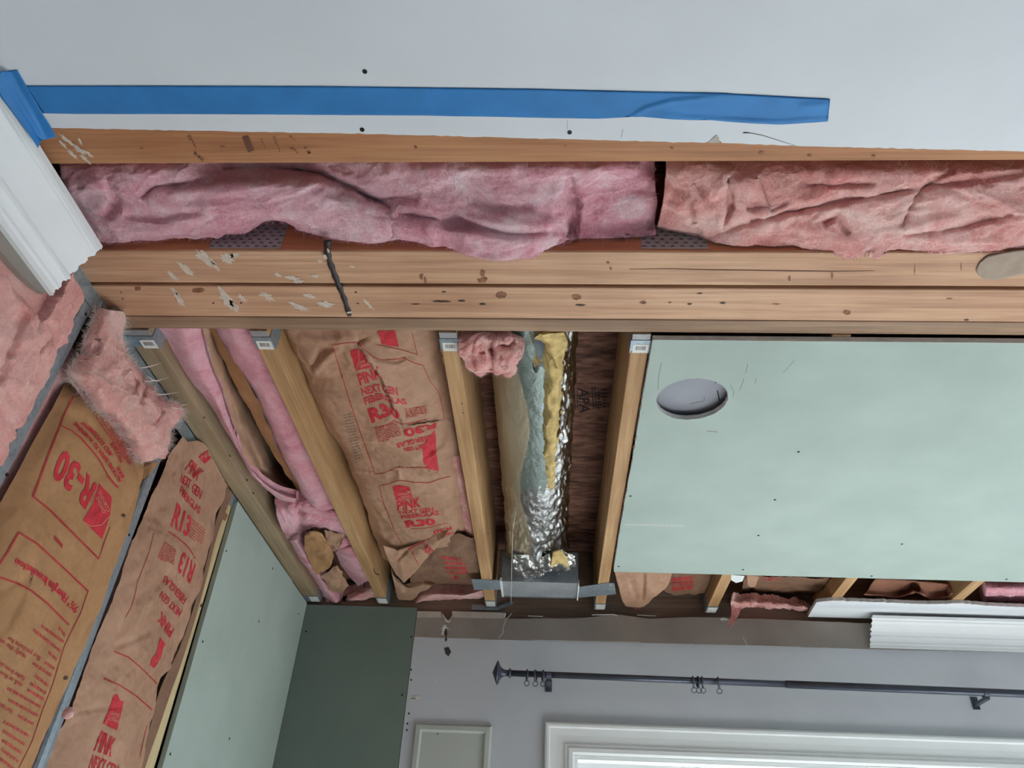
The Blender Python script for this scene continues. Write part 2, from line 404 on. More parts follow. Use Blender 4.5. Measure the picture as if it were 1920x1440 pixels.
def cutgrid(bm, cell):
    xs = [w.co.x for w in bm.verts]; ys = [w.co.y for w in bm.verts]
    for ax, lo, hi in ((0, min(xs), max(xs)), (1, min(ys), max(ys))):
        k = math.floor(lo / cell) + 1
        while k * cell < hi:
            co = [0, 0, 0]; no = [0, 0, 0]; co[ax] = k * cell; no[ax] = 1
            bmesh.ops.bisect_plane(bm, geom=list(bm.verts) + list(bm.edges) + list(bm.faces), plane_co=co, plane_no=no); k += 1
    bmesh.ops.triangulate(bm, faces=list(bm.faces)); bm.verts.index_update()
    r = ([(w.co.x, w.co.y) for w in bm.verts], [tuple(w.index for w in q.verts) for q in bm.faces]); bm.free(); return r
def stroke(pts, w, step=4):
    """ribbon along a pixel polyline"""
    pts = np.asarray(pts, float); L = np.linalg.norm(np.diff(pts, axis=0), axis=1).sum(); p = resample(pts, max(2, int(L / step) + 1))
    t = np.gradient(p, axis=0); t /= np.linalg.norm(t, axis=1)[:, None] + 1e-9; nrm = np.stack([-t[:, 1], t[:, 0]], 1)
    ww = np.asarray(w if np.ndim(w) else [w] * len(p), float); ww = np.interp(np.linspace(0, 1, len(p)), np.linspace(0, 1, len(ww)), ww)
    v = np.concatenate([p + nrm * ww[:, None] / 2, p - nrm * ww[:, None] / 2]); n = len(p)
    return [tuple(q) for q in v], [t for i in range(n - 1) for t in ((i, i + 1, n + i + 1), (i, n + i + 1, n + i))]
_tcache = {}
def glyphs(txt, bold=0.0, cell=0.25):
    key = (txt, bold, cell)
    if key not in _tcache:
        c = bpy.data.curves.new('t', 'FONT'); c.body = txt; c.size = 1.0; c.offset = bold; c.resolution_u = 3; c.fill_mode = 'FRONT' if hasattr(c, 'fill_mode') else c.fill_mode
        o = bpy.data.objects.new('t', c); COL.objects.link(o); bpy.context.view_layer.update()
        me = bpy.data.meshes.new_from_object(o.evaluated_get(bpy.context.evaluated_depsgraph_get()))
        bm = bmesh.new(); bm.from_mesh(me); bpy.data.objects.remove(o); bpy.data.curves.remove(c); bpy.data.meshes.remove(me)
        xs = [w.co.x for w in bm.verts]; ys = [w.co.y for w in bm.verts]
        _tcache[key] = (cutgrid(bm, cell), min(xs), max(xs), 0.0, 0.70 if txt.isupper() or txt[0].isdigit() else 0.72)
    return _tcache[key]
def text(txt, base, up, up2=None, bold=0.03, cell=0.25):
    """text whose baseline follows the pixel polyline base and whose capitals reach base + up"""
    (v, t), x0, x1, y0, y1 = glyphs(txt, bold, cell); base = np.asarray(base, float); up = np.asarray(up, float); up2 = up if up2 is None else np.asarray(up2, float)
    d = np.r_[0, np.cumsum(np.linalg.norm(np.diff(base, axis=0), axis=1))]; a = np.array(v); s = (a[:, 0] - x0) / (x1 - x0); h = (a[:, 1] - y0) / (y1 - y0)
    bx = np.interp(s * d[-1], d, base[:, 0]); by = np.interp(s * d[-1], d, base[:, 1]); u = up[None] * (1 - s)[:, None] + up2[None] * s[:, None]
    return [tuple(q) for q in np.stack([bx, by], 1) + u * h[:, None]], t
def dashes(corners, rows, seed=0, fill=0.62, lo=3, hi=9):
    """rows of illegible small print inside a pixel quad TL, TR, BR, BL"""
    rnd = random.Random(seed); q = np.asarray(corners, float); out = []
    for r in range(rows):
        a = q[0] + (q[3] - q[0]) * (r + 0.2) / rows; b = q[1] + (q[2] - q[1]) * (r + 0.2) / rows; h = (q[3] - q[0]) / rows * fill
        L = np.linalg.norm(b - a); x = 0; end = L * (1 if r < rows - 1 else 0.5)
        while x < end:
            w = min(rnd.uniform(lo, hi), end - x)
            if w > 1: p0, p1 = a + (b - a) * x / L, a + (b - a) * (x + w) / L; out.append(([tuple(p0), tuple(p1), tuple(p1 + h), tuple(p0 + h)], [(0, 1, 2), (0, 2, 3)]))
            x += w + rnd.uniform(1.0, 2.2)
    return out
def decals(shapes, surf, eps, name, mat, parent):
    for sh in shapes: lay([sh], surf, eps).build(name, mat, parent)
def blob(cx, cy, rx, ry, ang=0, seed=0, n=18, rough=0.28):
    rnd = random.Random(seed); ca, sa = math.cos(math.radians(ang)), math.sin(math.radians(ang)); o = []
    for k in range(n):
        a = 2 * math.pi * k / n; r = 1 + rnd.uniform(-rough, rough); x, y = math.cos(a) * rx * r, math.sin(a) * ry * r
        o.append((cx + x * ca - y * sa, cy + x * sa + y * ca))
    return o
def fuzz(loft, parent, mat, count, length=(0.006, 0.02), width=0.00035, seed=1, lift=0.5, edge=0.0, where=None):
    """loose glass fibres standing off a batt (single hairs nobody could count)"""
    rs = np.random.RandomState(seed); nu, nv = loft.nu, loft.nv; N = loft.normals(loft.P)
    iu = rs.randint(0, nu, count); iv = rs.randint(0, nv, count)
    if edge:
        k = int(count * edge); side = rs.randint(0, 2, k); iv[:k] = np.where(side, nv - 1 - rs.randint(0, 3, k), rs.randint(0, 3, k))
    if where is not None:
        ok = where(loft.X[iu, iv], loft.Y[iu, iv]); iu, iv = iu[ok], iv[ok]
    n = len(iu); P = loft.P[iu, iv]; nn = N[iu, iv]; d = rs.normal(size=(n, 3)); d /= np.linalg.norm(d, axis=1)[:, None]
    d = d + nn * lift; d /= np.linalg.norm(d, axis=1)[:, None]; d2 = d + rs.normal(size=(n, 3)) * 0.7; L = rs.uniform(*length, size=n)[:, None]
    a = P - nn * 0.001; b = a + d * L * 0.5; c = b + d2 / np.linalg.norm(d2, axis=1)[:, None] * L * 0.5
    w = np.cross(d, CAM - P); w /= np.linalg.norm(w, axis=1)[:, None] + 1e-9; w *= width / 2
    v = np.stack([a - w, a + w, b - w, b + w, c], 1).reshape(-1, 3)
    if loft.clamp is not None: v = loft.clamp(v)
    k = (np.arange(n) * 5)[:, None]
    f = np.concatenate([k + np.array([[0, 1, 3]]), k + np.array([[0, 3, 2]]), k + np.array([[2, 3, 4]])])
    return mesh('loose_fibre', v, f, mat, parent, False, kind='stuff')
# keep a batt inside its bay (only where it reaches in between the timbers)
def bay(x0=None, x1=None, y0=None, y1=None, z0=HJ - 0.002, xin=None):
    def fn(P):
        P = P.copy(); inn = (P[..., 2] > ZC + z0) if xin is None else (P[..., 0] < xin)
        for k, lo, hi in ((0, x0, x1), (1, y0, y1)):
            c = P[..., k]
            if lo is not None: c = np.maximum(c, lo)
            if hi is not None: c = np.minimum(c, hi)
            P[..., k] = np.where(inn, c, P[..., k])
        return P
    return fn
def caps(*fns):
    def fn(P):
        for q in fns: P = q(P)
        return P
    return fn
def lim(ax, lo=None, hi=None, when=None):
    def fn(P):
        P = P.copy(); k = 'xyz'.index(ax); c = P[..., k]
        if lo is not None: c = np.maximum(c, lo)
        if hi is not None: c = np.minimum(c, hi)
        P[..., k] = c if when is None else np.where(when(P), c, P[..., k]); return P
    return fn
# displacement recipes
def d_wool(amp=0.012, seed=0.0, stretch=(1, 1, 1), big=1.0):
    st = np.array(stretch)
    def fn(P, X, Y):
        q = P * st + seed; w = np.stack([noise3(q * 7 + 3), noise3(q * 7 + 40), noise3(q * 7 + 80)], -1)
        a = fbm(q * 9 + w * 0.7, 4); r = 1 - np.abs(noise3(q * 16 + w * 1.2)); s = fbm(q * 60 + w * 2, 3, 0.6)
        return amp * (a * 0.9 * big + (r - 0.6) * 0.55 + s * 0.16)
    return fn
def d_paper(amp=0.006, f=9.0, seed=0, ax=('x', 'y'), fine=0.25):
    i, j = ['xyz'.index(k) for k in ax]
    def fn(P, X, Y):
        w = fbm(P * 6 + seed, 2); u, v = P[..., i] * f + w * 0.35, P[..., j] * f + w * 0.3
        return amp * (crumple(u, v, seed) + 0.45 * crumple(u * 2.3 + 5, v * 2.1, seed + 1) + fine * crumple(u * 5.5, v * 6.1 + 3, seed + 2) + 0.10 * fbm(P * 70 + seed, 2))
    return fn

# ------------------------------------------------------------------ the room
rj = random.Random(5)
hbox(-1.06, 3.40, -2.80, 2.90, -ZC - 0.05, -ZC).build('floor', 'floor_cloth', kind='structure')
hbox(-1.06, -1.022, -2.80, 2.90, -ZC, 1.275).build('wall_left_sheathing', 'osb', kind='structure')
hbox(XW, XG, -2.75, 0.62, -ZC, HD).build('wall_left', 'wall_grey', kind='structure')
w = MB()
for (y0, y1, h0, h1) in ((-2.75, 0.35, -ZC, 1.275), (2.55, 2.87, -ZC, 1.275), (0.35, 2.55, 0.80, 1.275), (0.35, 2.55, -ZC, -1.38)): w.box((3.30, y0, h0 + ZC), (3.36, y1, h1 + ZC))
w.build('wall_right', 'wall_grey', kind='structure')
hbox(-1.02, 3.36, -2.80, -2.75, -ZC, 1.275).build('wall_front', 'wall_grey', kind='structure')
rd = hbox(-1.06, 3.40, -2.80, 2.90, 1.275, 1.29).build('roof_deck', 'osb', kind='structure')
# ceiling drywall with its hand-sawn edge
ed = resample([(60, 238), (105, 240), (300, 244), (620, 250), (800, 254), (1100, 262), (1325, 268), (1336, 262), (1343, 254), (1350, 268), (1500, 274), (1920, 284)], 160)
nz = fbm(np.stack([ed[:, 0] * 0.09, ed[:, 1] * 0, ed[:, 0] * 0], 1), 3); ed[:, 1] += nz * 1.6
E0 = pz(ed[:, 0], ed[:, 1], HD)
poly = [tuple(p) for p in E0] + [W(3.30, E0[-1][1] + 0.05, HD), W(3.30, -2.75, HD), W(XG - 0.013, -2.75, HD), W(XG - 0.013, E0[0][1], HD)]
v, f = prism(poly, (0, 0, 0.0127)); ceil = mesh('ceiling', v, f, 'drywall_paint', kind='structure')
for k, (sx, sy) in enumerate([(684, 134), (679, 243), (1068, 248)]):
    c = pz(sx, sy, HD); MB().tube([c + (0, 0, 0.002), c - (0, 0, 0.0008)], [0.0042, 0.0036], 12).build('screw_head', 'screw_black', ceil)
decals([stroke([(1395, 248), (1410, 250), (1430, 254), (1455, 262), (1492, 273)], [1.6, 0.6]), stroke([(1393, 249), (1404, 249)], 2.2), stroke([(1165, 258), (1168, 242)], 0.7), stroke([(1063, 225), (1064, 243)], 0.5)], ('z', HD), 0.0004, 'scratch', 'ink_grey', ceil)
decals([poly2([(1328, 268), (1334, 262), (1338, 258), (1343, 253), (1348, 258), (1349, 268)])], ('z', HD), 0.0009, 'torn_edge', 'torn_paper', ceil)
# left wall: steel track along the top, steel studs, one wooden stud
t = thing('top_track', W(-0.97, 0.62, 1.005), 'galvanised steel track along the top of the open left wall', 'track')
m = MB(); m.box((-1.019, 0.62, 1.0385 + ZC), (XW + 0.002, YB, HJ + ZC)); m.box((XW, 0.62, 1.004 + ZC), (XW + 0.0015, YB, HJ + ZC)); m.build('channel', 'galvanised', t)
stp = [(415, 872), (420, 882), (437, 900), (432, 893), (449, 926), (407, 861), (470, 960), (472, 975), (390, 838), (508, 1030)]
lay([stroke([(x, y), (x + rj.uniform(3, 6), y + rj.uniform(-2, 1))], 1.3) for x, y in stp], ('x', XW + 0.0016), 0.0006).build('staple', 'screw_black', t, kind='stuff')
def steel_stud(y0, y1, label):
    t = thing('steel_stud', W(XW - 0.04, (y0 + y1) / 2, -ZC), label, 'stud'); m = MB()
    def prof(h): return [W(x, y, h) for x, y in ((-1.016, y0), (XW - 0.007, y0), (XW - 0.002, y0 + 0.004), (XW - 0.001, (y0 + y1) / 2), (XW - 0.002, y1 - 0.004), (XW - 0.007, y1), (-1.016, y1), (-1.016, y1 - 0.002), (XW - 0.010, y1 - 0.003), (XW - 0.009, y0 + 0.003), (-1.016, y0 + 0.002))]
    m.sweep(prof, [-ZC, 1.037], closed=True); m.build('channel', 'galvanised', t)
    return t
s1 = steel_stud(1.066, 1.099, 'grey steel stud beside the bare pink insulation of the left wall')
s2 = steel_stud(1.490, 1.523, 'pale steel stud between the two paper-faced batts of the left wall')
for a, (x, y) in ((s1, (161, 589)), (s1, (13, 890)), (s2, (242, 1003))):
    c = pxl(x, y, XW - 0.001); MB().tube([c - (0.001, 0, 0), c + (0.001, 0, 0)], 0.0032, 10).build('screw_head', 'screw_black', a)
t = thing('wooden_stud', W(XW - 0.04, 1.90, -ZC), 'pale pine stud along the edge of the green wall board', 'stud')
hbox(-1.018, XW - 0.0005, 1.888, 1.944, -ZC, 1.0375, 0.002).build('timber', 'pine_stud', t)
decals([poly2(blob(422, 969, 4, 8, 15, 3, rough=0.1)), ], ('x', XW), 0.0006, 'knot', 'knot', t)
decals([poly2(blob(378, 1135, 2.5, 4, 15, 4)), poly2(blob(307, 1302, 2.5, 4, 15, 5)), poly2(blob(372, 1108, 1.6, 2.6, 15, 6))], ('x', XW), 0.0006, 'nail_dent', 'knot_dark', t)
# green board on left and back walls
def board(name, poly, d, mat, label, screws, surf, smat='screw_black'):
    t = thing(name, tuple(np.mean(np.array(poly), 0) * np.array([1, 1, 0]) + np.array([0, 0, min(p[2] for p in poly)])), label, 'wall board')
    v, f = prism(poly, d); mesh('sheet', v, f, mat, t)
    for x, y in screws:
        c = unproj(x, y, *surf); n = np.zeros(3); n['xyz'.index(surf[0])] = {'x': 1, 'y': -1, 'z': -1}[surf[0]]
        MB().tube([c - n * 0.001, c + n * 0.0008], 0.0034, 10).build('screw_head', smat, t)
    return t
board('wall_board', [W(XG, 1.985, -ZC), W(XG, YB - 0.001, -ZC), W(XG, YB - 0.001, HD), W(XG, 1.944, HD)], (-0.0127, 0, 0), 'green_board', 'pale green moisture-resistant board standing on the left wall',
      [(424, 1033), (511, 1066), (485, 1165), (560, 1151), (380, 1203), (430, 1385), (319, 1414)], ('x', XG))
gp = [pyb(781, 1141), pyb(572, 1133)]
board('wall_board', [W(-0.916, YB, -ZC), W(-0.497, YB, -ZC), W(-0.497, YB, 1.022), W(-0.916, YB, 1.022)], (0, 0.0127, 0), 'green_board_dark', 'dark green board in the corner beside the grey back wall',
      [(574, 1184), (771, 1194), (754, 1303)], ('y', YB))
# back wall
topw = resample([(781, 1153), (830, 1152), (834, 1160), (843, 1161), (848, 1152), (945, 1156), (948, 1160), (1090, 1159), (1150, 1152), (1165, 1153), (1215, 1160), (1300, 1157), (1420, 1160), (1700, 1172), (1925, 1180)], 140)
topw[:, 1] += fbm(np.stack([topw[:, 0] * 0.12, topw[:, 0] * 0, topw[:, 0] * 0], 1), 3) * 1.3
botw = resample([(776, 1194), (900, 1199), (1100, 1203), (1400, 1210), (1620, 1217), (1925, 1224)], 140); botw[:, 1] += fbm(np.stack([botw[:, 0] * 0.1, botw[:, 0] * 0 + 5, botw[:, 0] * 0], 1), 2) * 0.5
TW, BW = pyb(topw[:, 0], topw[:, 1]), pyb(botw[:, 0], botw[:, 1])
TW[0][0] = BW[0][0] = -0.495
wb = thing('wall_back', W(1.2, YB, -ZC), None, None, kind='structure')
v, f = prism([tuple(p) for p in TW] + [W(3.3, YB, 1.0)] + [W(3.3, YB, float(BW[-1][2] - ZC))] + [tuple(p) for p in BW[::-1]], (0, 0.0127, 0)); mesh('bare_band', v, f, 'wall_bare', wb)
WX0, WX1, WH0, WH1 = 0.085, 2.28, -0.62, 0.535
hb = float(BW[:, 2].min() - ZC) - 0.005
poly = [W(-0.495, YB - 0.0006, -ZC)] + [W(-0.495, YB - 0.0006, float(BW[0][2] - ZC))] + [(p[0], p[1] - 0.0006, p[2]) for p in BW] + [W(3.3, YB - 0.0006, float(BW[-1][2] - ZC)), W(3.3, YB - 0.0006, hb - 0.02), W(-0.46, YB - 0.0006, hb - 0.02), W(-0.46, YB - 0.0006, -ZC)]
v, f = prism(poly, (0, 0.0127, 0)); mesh('painted_sheet', v, f, 'wall_grey', wb)
m = MB()
for x0, x1, h0, h1 in ((-0.46, WX0, -ZC, hb - 0.02), (WX1, 3.3, -ZC, hb - 0.02), (WX0, WX1, WH1, hb - 0.02), (WX0, WX1, -ZC, WH0)): m.box((x0, YB - 0.0006, h0 + ZC), (x1, YB + 0.012, h1 + ZC))
m.build('painted_sheet', 'wall_grey', wb)
m = MB()
for x0, x1, h0, h1 in ((-1.02, WX0 - 0.01, -ZC, 0.985), (WX1 + 0.01, 3.36, -ZC, 0.985), (WX0 - 0.01, WX1 + 0.01, WH1 + 0.01, 0.985), (WX0 - 0.01, WX1 + 0.01, -ZC, WH0 - 0.01)): m.box((x0, 2.765, h0 + ZC), (x1, 2.87, h1 + ZC))
m.build('wall_back_framing', 'pine_rim', kind='structure')
# torn paper, gypsum and holes along the top of the back wall
decals([poly2([(782, 1146), (826, 1147), (828, 1158), (782, 1158)]), poly2([(847, 1146), (946, 1149), (947, 1160), (850, 1158)])], ('y', YB), 0.002, 'torn_paper_strip', 'torn_paper', wb)
decals([poly2([(826, 1147), (832, 1156), (836, 1166), (843, 1168), (847, 1158), (850, 1148), (846, 1160), (842, 1164), (838, 1163), (833, 1155)])], ('y', YB), 0.0026, 'torn_gypsum', 'gypsum', wb)
decals([poly2(blob(834, 1183, 6, 11, 8, 3)), poly2([(943, 1149), (949, 1150), (947, 1160), (940, 1160)])], ('y', YB), 0.0012, 'torn_gypsum', 'gypsum', wb)
decals([poly2(blob(836, 1186, 3, 8, 8, 5, 18, 0.15)), poly2([(833, 1215), (841, 1213), (846, 1222), (841, 1231), (835, 1226)]), poly2(blob(836, 1199, 2, 4, 0, 2))], ('y', YB), 0.0018, 'hole', 'hole_dark', wb)
decals([stroke([(960, 1150), (948, 1162), (943, 1178), (944, 1186), (935, 1196)], 1.2), stroke([(779, 1196), (900, 1198)], 1.0), stroke([(1000, 1200), (1200, 1204)], 0.9), stroke([(1400, 1210), (1500, 1213)], 0.9), stroke([(990, 1155), (1018, 1156)], 1.5), stroke([(1110, 1153), (1150, 1152), (1158, 1155)], 1.8), stroke([(1195, 1153), (1230, 1155)], 1.2), poly2(blob(1358, 1161, 8, 3, 0, 8)), poly2(blob(780, 1308, 12, 3, -3, 3)), poly2(blob(774, 1311, 6, 3, 10, 4)), stroke([(1393, 1195), (1402, 1211)], 0.9), poly2(blob(854, 1300, 1.5, 3, 0, 1)), poly2(blob(816, 1277, 1.5, 4, 0, 2)), poly2(blob(838, 1331, 1.5, 2, 0, 3))], ('y', YB), 0.0016, 'paper_shred', 'gypsum', wb)
for x, y in [(771, 1256), (771, 1275), (767, 1338), (764, 1357), (763, 1369), (1194, 1430)][:5]:
    c = pyb(x, y); MB().tube([c + (0, 0.001, 0), c - (0, 0.0016, 0)], 0.0032, 10).build('screw_head', 'screw_black', wb)
# rim timber above the back wall
t = thing('rim_board', W(1.2, 2.79, 0.985), 'weathered rim timber running above the back wall behind the joist ends', 'timber')
hbox(-1.0, 3.3, 2.772, 2.81, 0.987, 1.273, 0.002).build('timber', 'pine_rim', t)
# ------------------------------------------------------------------ timbers overhead
t = thing('ceiling_joist', W(0.9, 0.73, HJ), 'brown pine timber with stamped marks along the cut edge of the white ceiling', 'timber')
hbox(-0.93, 3.30, 0.684, 0.772, HJ + 0.0005, HJ + 0.235, 0.002).build('timber', 'pine_near', t)
decals([text('2N', [(383, 299), (366, 284)], (-2, 5.5), bold=0.02)], ('z', HJ), 0.0006, 'stamped_mark', 'print_brown', t)
lay(sum([dashes(q, 2, i_, 0.55, 3, 6) for i_, q in enumerate([[(357, 252), (369, 277), (362, 279), (350, 254)], [(549, 275), (560, 287), (553, 289), (543, 277)], [(546, 253), (555, 263), (549, 265), (541, 255)], [(491, 259), (499, 279), (495, 280), (488, 260)], [(516, 254), (526, 284), (520, 285), (511, 256)]])], []), ('z', HJ), 0.0006).build('stamped_code', 'print_brown', t, kind='stuff')
decals([poly2([(454, 257), (466, 255), (477, 282), (465, 286)])], ('z', HJ), 0.0005, 'stamped_block', 'print_brown', t)
decals([poly2(blob(579, 286, 3, 3, 0, 1)), poly2(blob(573, 277, 3, 2, 0, 2)), poly2(blob(418, 275, 5, 2, 0, 3)), poly2(blob(1428, 287, 5, 3, 0, 4)), poly2(blob(1260, 277, 3, 2, 0, 5)), poly2(blob(1518, 292, 4, 2, 0, 6)), poly2(blob(1060, 273, 2, 2, 0, 7)), poly2(blob(780, 276, 3, 3, 0, 8)), poly2(blob(580, 286, 2, 2, 0, 9)), poly2(blob(265, 278, 4, 2, 0, 10)), poly2(blob(1638, 293, 4, 2, 0, 12))], ('z', HJ), 0.0006, 'knot', 'knot', t)
sm = [(125, 262, 16, 3, 38), (148, 280, 15, 4, 40), (136, 290, 12, 3, 42), (158, 297, 13, 3, 40), (118, 271, 9, 2.5, 45), (150, 265, 7, 2, 60), (168, 290, 9, 2.5, 38)]
decals([poly2(blob(x, y, a, b, g, i + 20, 22, 0.4)) for i, (x, y, a, b, g) in enumerate(sm)], ('z', HJ), 0.0008, 'plaster_smear', 'plaster_smear', t)
# beam: two wide planks and the ledger
def plank(name, label, x0, x1, y0, y1, h0, h1, mat, cat='beam'):
    t = thing(name, W((x0 + x1) / 2, (y0 + y1) / 2, h0), label, cat); hbox(x0, x1, y0, y1, h0, h1, 0.0025).build('timber', mat, t); return t
b1 = plank('beam_plank', 'smooth orange pine beam plank with steel nail plates on its side', -0.945, 3.3, 0.970, 1.0555, HJ, 1.27, 'pine_beam')
b2 = plank('beam_plank', 'knotty pine beam plank with nail holes between the smooth plank and the ledger', -0.945, 3.3, 1.0635, 1.1535, HJ - 0.001, 1.27, 'pine_beam')
lg = plank('ledger_board', 'narrow dark pine ledger carrying the joist hangers', -0.945, 3.3, 1.1585, 1.197, HJ + 0.002, 1.27, 'pine_ledger', 'ledger')
hbox(-0.945, 3.3, 0.9688, 0.9697, HJ + 0.003, 1.26).build('side_face', 'pine_red', b1)
ks1 = [(905, 525, 12, 7), (905, 512, 7, 9), (790, 518, 5, 8), (1140, 492, 5, 3), (797, 525, 4, 8), (1145, 503, 3, 4), (330, 525, 5, 3), (1480, 522, 4, 6), (1560, 516, 4, 9), (1715, 505, 2, 14), (1802, 500, 2, 10)]
decals([poly2(blob(x, y, a * 0.7, b * 0.8, 0, i + 30, 20, 0.3)) for i, (x, y, a, b) in enumerate(ks1)], ('z', HJ), 0.0005, 'stain', 'knot', b1)
decals([stroke([(1180, 505), (1250, 504), (1330, 506), (1400, 507), (1560, 509), (1640, 508)], [0.8, 1.6, 1.8, 0.6])], ('z', HJ), 0.0006, 'crack', 'print_brown', b1)
ks2 = [(940, 553, 14, 8, 'knot'), (1081, 557, 12, 7, 'knot'), (1206, 567, 8, 4, 'knot'), (1588, 586, 9, 6, 'knot'), (1256, 567, 5, 2, 'knot'), (258, 541, 8, 5, 'knot'), (372, 544, 16, 6, 'knot'), (832, 547, 6, 2, 'knot_dark'), (828, 565, 22, 2.5, 'knot_dark'), (780, 570, 12, 1.6, 'knot_dark'), (905, 570, 9, 2.5, 'knot_dark'), (1088, 572, 14, 2, 'knot_dark'), (866, 564, 9, 2, 'knot_dark'), (1355, 568, 8, 2.5, 'knot_dark'), (1293, 570, 6, 2, 'knot_dark'), (1312, 550, 7, 2, 'knot_dark'), (667, 548, 3, 2, 'knot_dark'), (671, 569, 3, 2, 'knot_dark'), (1455, 570, 10, 2, 'knot'), (1780, 560, 9, 2, 'knot'), (230, 560, 2.5, 1.5, 'knot_dark'), (227, 548, 2.5, 1.5, 'knot_dark'), (400, 568, 3, 2, 'knot_dark'), (452, 568, 3, 2, 'knot_dark'), (1812, 600, 6, 2, 'knot_dark')]
for i, (x, y, a, b, mt) in enumerate(ks2): decals([poly2(blob(x, y, a * 0.75, b * 0.8, 0, i + 60, 20, 0.18))], ('z', HJ - 0.001), 0.0005, 'knot', mt, b2)
sm = [(385, 485, 24, 7, 40), (428, 484, 14, 8, 5), (350, 505, 17, 5, 38), (323, 518, 14, 4, 42), (405, 500, 14, 3, 55), (546, 521, 14, 4, 5), (520, 515, 8, 3, 20), (440, 478, 9, 4, -20), (600, 490, 4, 3, 0), (560, 528, 10, 3, 0), (590, 517, 7, 3, 10), (660, 500, 5, 2, 0)]
decals([poly2(blob(x, y, a, b, g, i + 90, 22, 0.42)) for i, (x, y, a, b, g) in enumerate(sm)], ('z', HJ), 0.0009, 'plaster_smear', 'plaster_smear', b1)
sm = [(425, 560, 22, 9, 50), (440, 575, 12, 5, 50), (336, 560, 15, 5, 60), (690, 570, 16, 3, 50), (500, 555, 14, 6, 30), (560, 575, 18, 5, 20), (580, 555, 12, 4, 10), (455, 560, 10, 4, 40), (325, 545, 9, 3, 50), (610, 570, 16, 5, 0)]
decals([poly2(blob(x, y, a, b, g, i + 120, 22, 0.45)) for i, (x, y, a, b, g) in enumerate(sm)], ('z', HJ - 0.001), 0.0009, 'plaster_smear', 'plaster_smear', b2)
# torn drywall paper left on the beam
t = thing('paper_scrap', pz(1880, 500), 'torn grey drywall paper stuck on the smooth beam plank', 'paper scrap')
L = Loft([[(1835, 492), (1850, 478), (1890, 470), (1925, 466)], [(1830, 508), (1860, 496), (1895, 492), (1925, 487)], [(1842, 520), (1868, 523), (1900, 516), (1925, 510)]], 'z', HJ, 30, 16, fn=lambda P, X, Y: 0.003 + 0.0015 * fbm(P * 40, 2), thick=0.002, sm=1); L.build('sheet', 'scrap_paper', t)
# black adhesive stripe across the planks
t = thing('adhesive_stripe', pz(640, 540), 'black adhesive stripe running across both beam planks', 'adhesive')
pts = resample([(614, 452), (612, 470), (617, 490), (630, 525), (645, 560), (655, 592)], 26); P = pz(pts[:, 0], pts[:, 1], HJ - 0.002)
m = MB()
def _pr(i):
    p = P[i]; w = 0.0072 + 0.0015 * math.sin(i * 1.7); return [p + (-w, 0, 0.0042), p + (-w * 0.6, 0, -0.001), p + (0, 0, -0.0022), p + (w * 0.7, 0, -0.0008), p + (w, 0, 0.0042)]
m.sweep(_pr, list(range(26)), closed=True); m.build('bead', 'black_tar', t, smooth=True)
decals([poly2(blob(610, 482, 5, 3, 60, 3)), poly2(blob(616, 470, 4, 2, 60, 5)), poly2(blob(655, 586, 5, 2, 0, 4))], ('z', HJ - 0.004), 0.0012, 'dust_spot', 'plaster_smear', t)
# nail plates on the side of the beam
def nail_plate(px0, px1, y0, y1, label):
    a, b = pyb(px0, y1, 0.968), pyb(px1, y0, 0.968); t = thing('nail_plate', (a + b) / 2, label, 'nail plate', 'nail plates on the beam')
    x0, x1, z0, z1 = a[0], b[0], a[2], b[2]; MB().box((x0, 0.9665, z0), (x1, 0.968, z1), 0.0004).build('plate', 'galv_dull', t)
    m = MB(); nx = max(3, int((x1 - x0) / 0.017)); nz = max(2, int((z1 - z0) / 0.0095))
    for i in range(nx):
        for j in range(nz):
            cx, cz = x0 + (i + 0.5 + (0.22 if j % 2 else -0.22)) * (x1 - x0) / nx, z0 + (j + 0.5) * (z1 - z0) / nz
            m.box((cx - 0.0035, 0.9661, cz - 0.0009), (cx + 0.0035, 0.9666, cz + 0.0009))
    m.build('tooth_slot', 'screw_black', t, kind='stuff')
nail_plate(392, 545, 408, 466, 'punched grey nail plate on the beam beside the black adhesive stripe')
nail_plate(1203, 1320, 420, 466, 'punched grey nail plate on the beam where two pink batts meet')
# joists
JX = [-0.908, -0.648, -0.241, 0.165, 0.572, 0.978, 1.385, 1.79, 2.2, 2.6, 3.0]
def lab_j(k):
    return ['greyish pine joist along the top of the left wall', 'pine joist between the folded pink batts and the printed paper batt', 'pine joist between the printed paper batt and the foil duct', 'pine joist at the edge of the green ceiling board beside the foil duct', 'short showing joist end above the back wall with a pale cut mark', 'slanting joist end above the cut tip of the old white ceiling strip', 'joist end beside the pink batt above the old white ceiling strip'][k]
for k, x in enumerate(JX[:7]):
    t = thing('joist', W(x + 0.019, 1.98, HJ), lab_j(k), 'joist', 'ceiling joists')
    hbox(x if k else -0.9265, x + 0.038, 1.199, 2.7715, HJ, HJ + 0.233, 0.002).build('timber', 'pine_grey' if k == 0 else 'pine_joist', t)
    if k == 1: decals([stroke([(701, 1066), (702, 1074), (711, 1078)], 1.6)], ('z', HJ), 0.0005, 'nail', 'screw_black', t)
    if k == 0: decals([poly2(blob(x_, y_, 2.2, 1.6, 50, i)) for i, (x_, y_) in enumerate([(383, 783), (431, 855), (463, 900), (475, 925)])], ('z', HJ), 0.0006, 'nail_dent', 'knot_dark', t)
    if k == 2: decals([poly2(blob(x_, y_, 1.3, 1.3, 0, i)) for i, (x_, y_) in enumerate([(866, 757), (868, 774), (890, 840), (915, 1000)])], ('z', HJ), 0.0006, 'nail_dent', 'knot_dark', t)
    if k == 4:
        lay([poly2([(1371, 1078), (1396, 1080), (1392, 1090), (1380, 1093), (1371, 1088)])], ('z', HJ), 0.0008).build('cut_mark', 'white_trim', t)
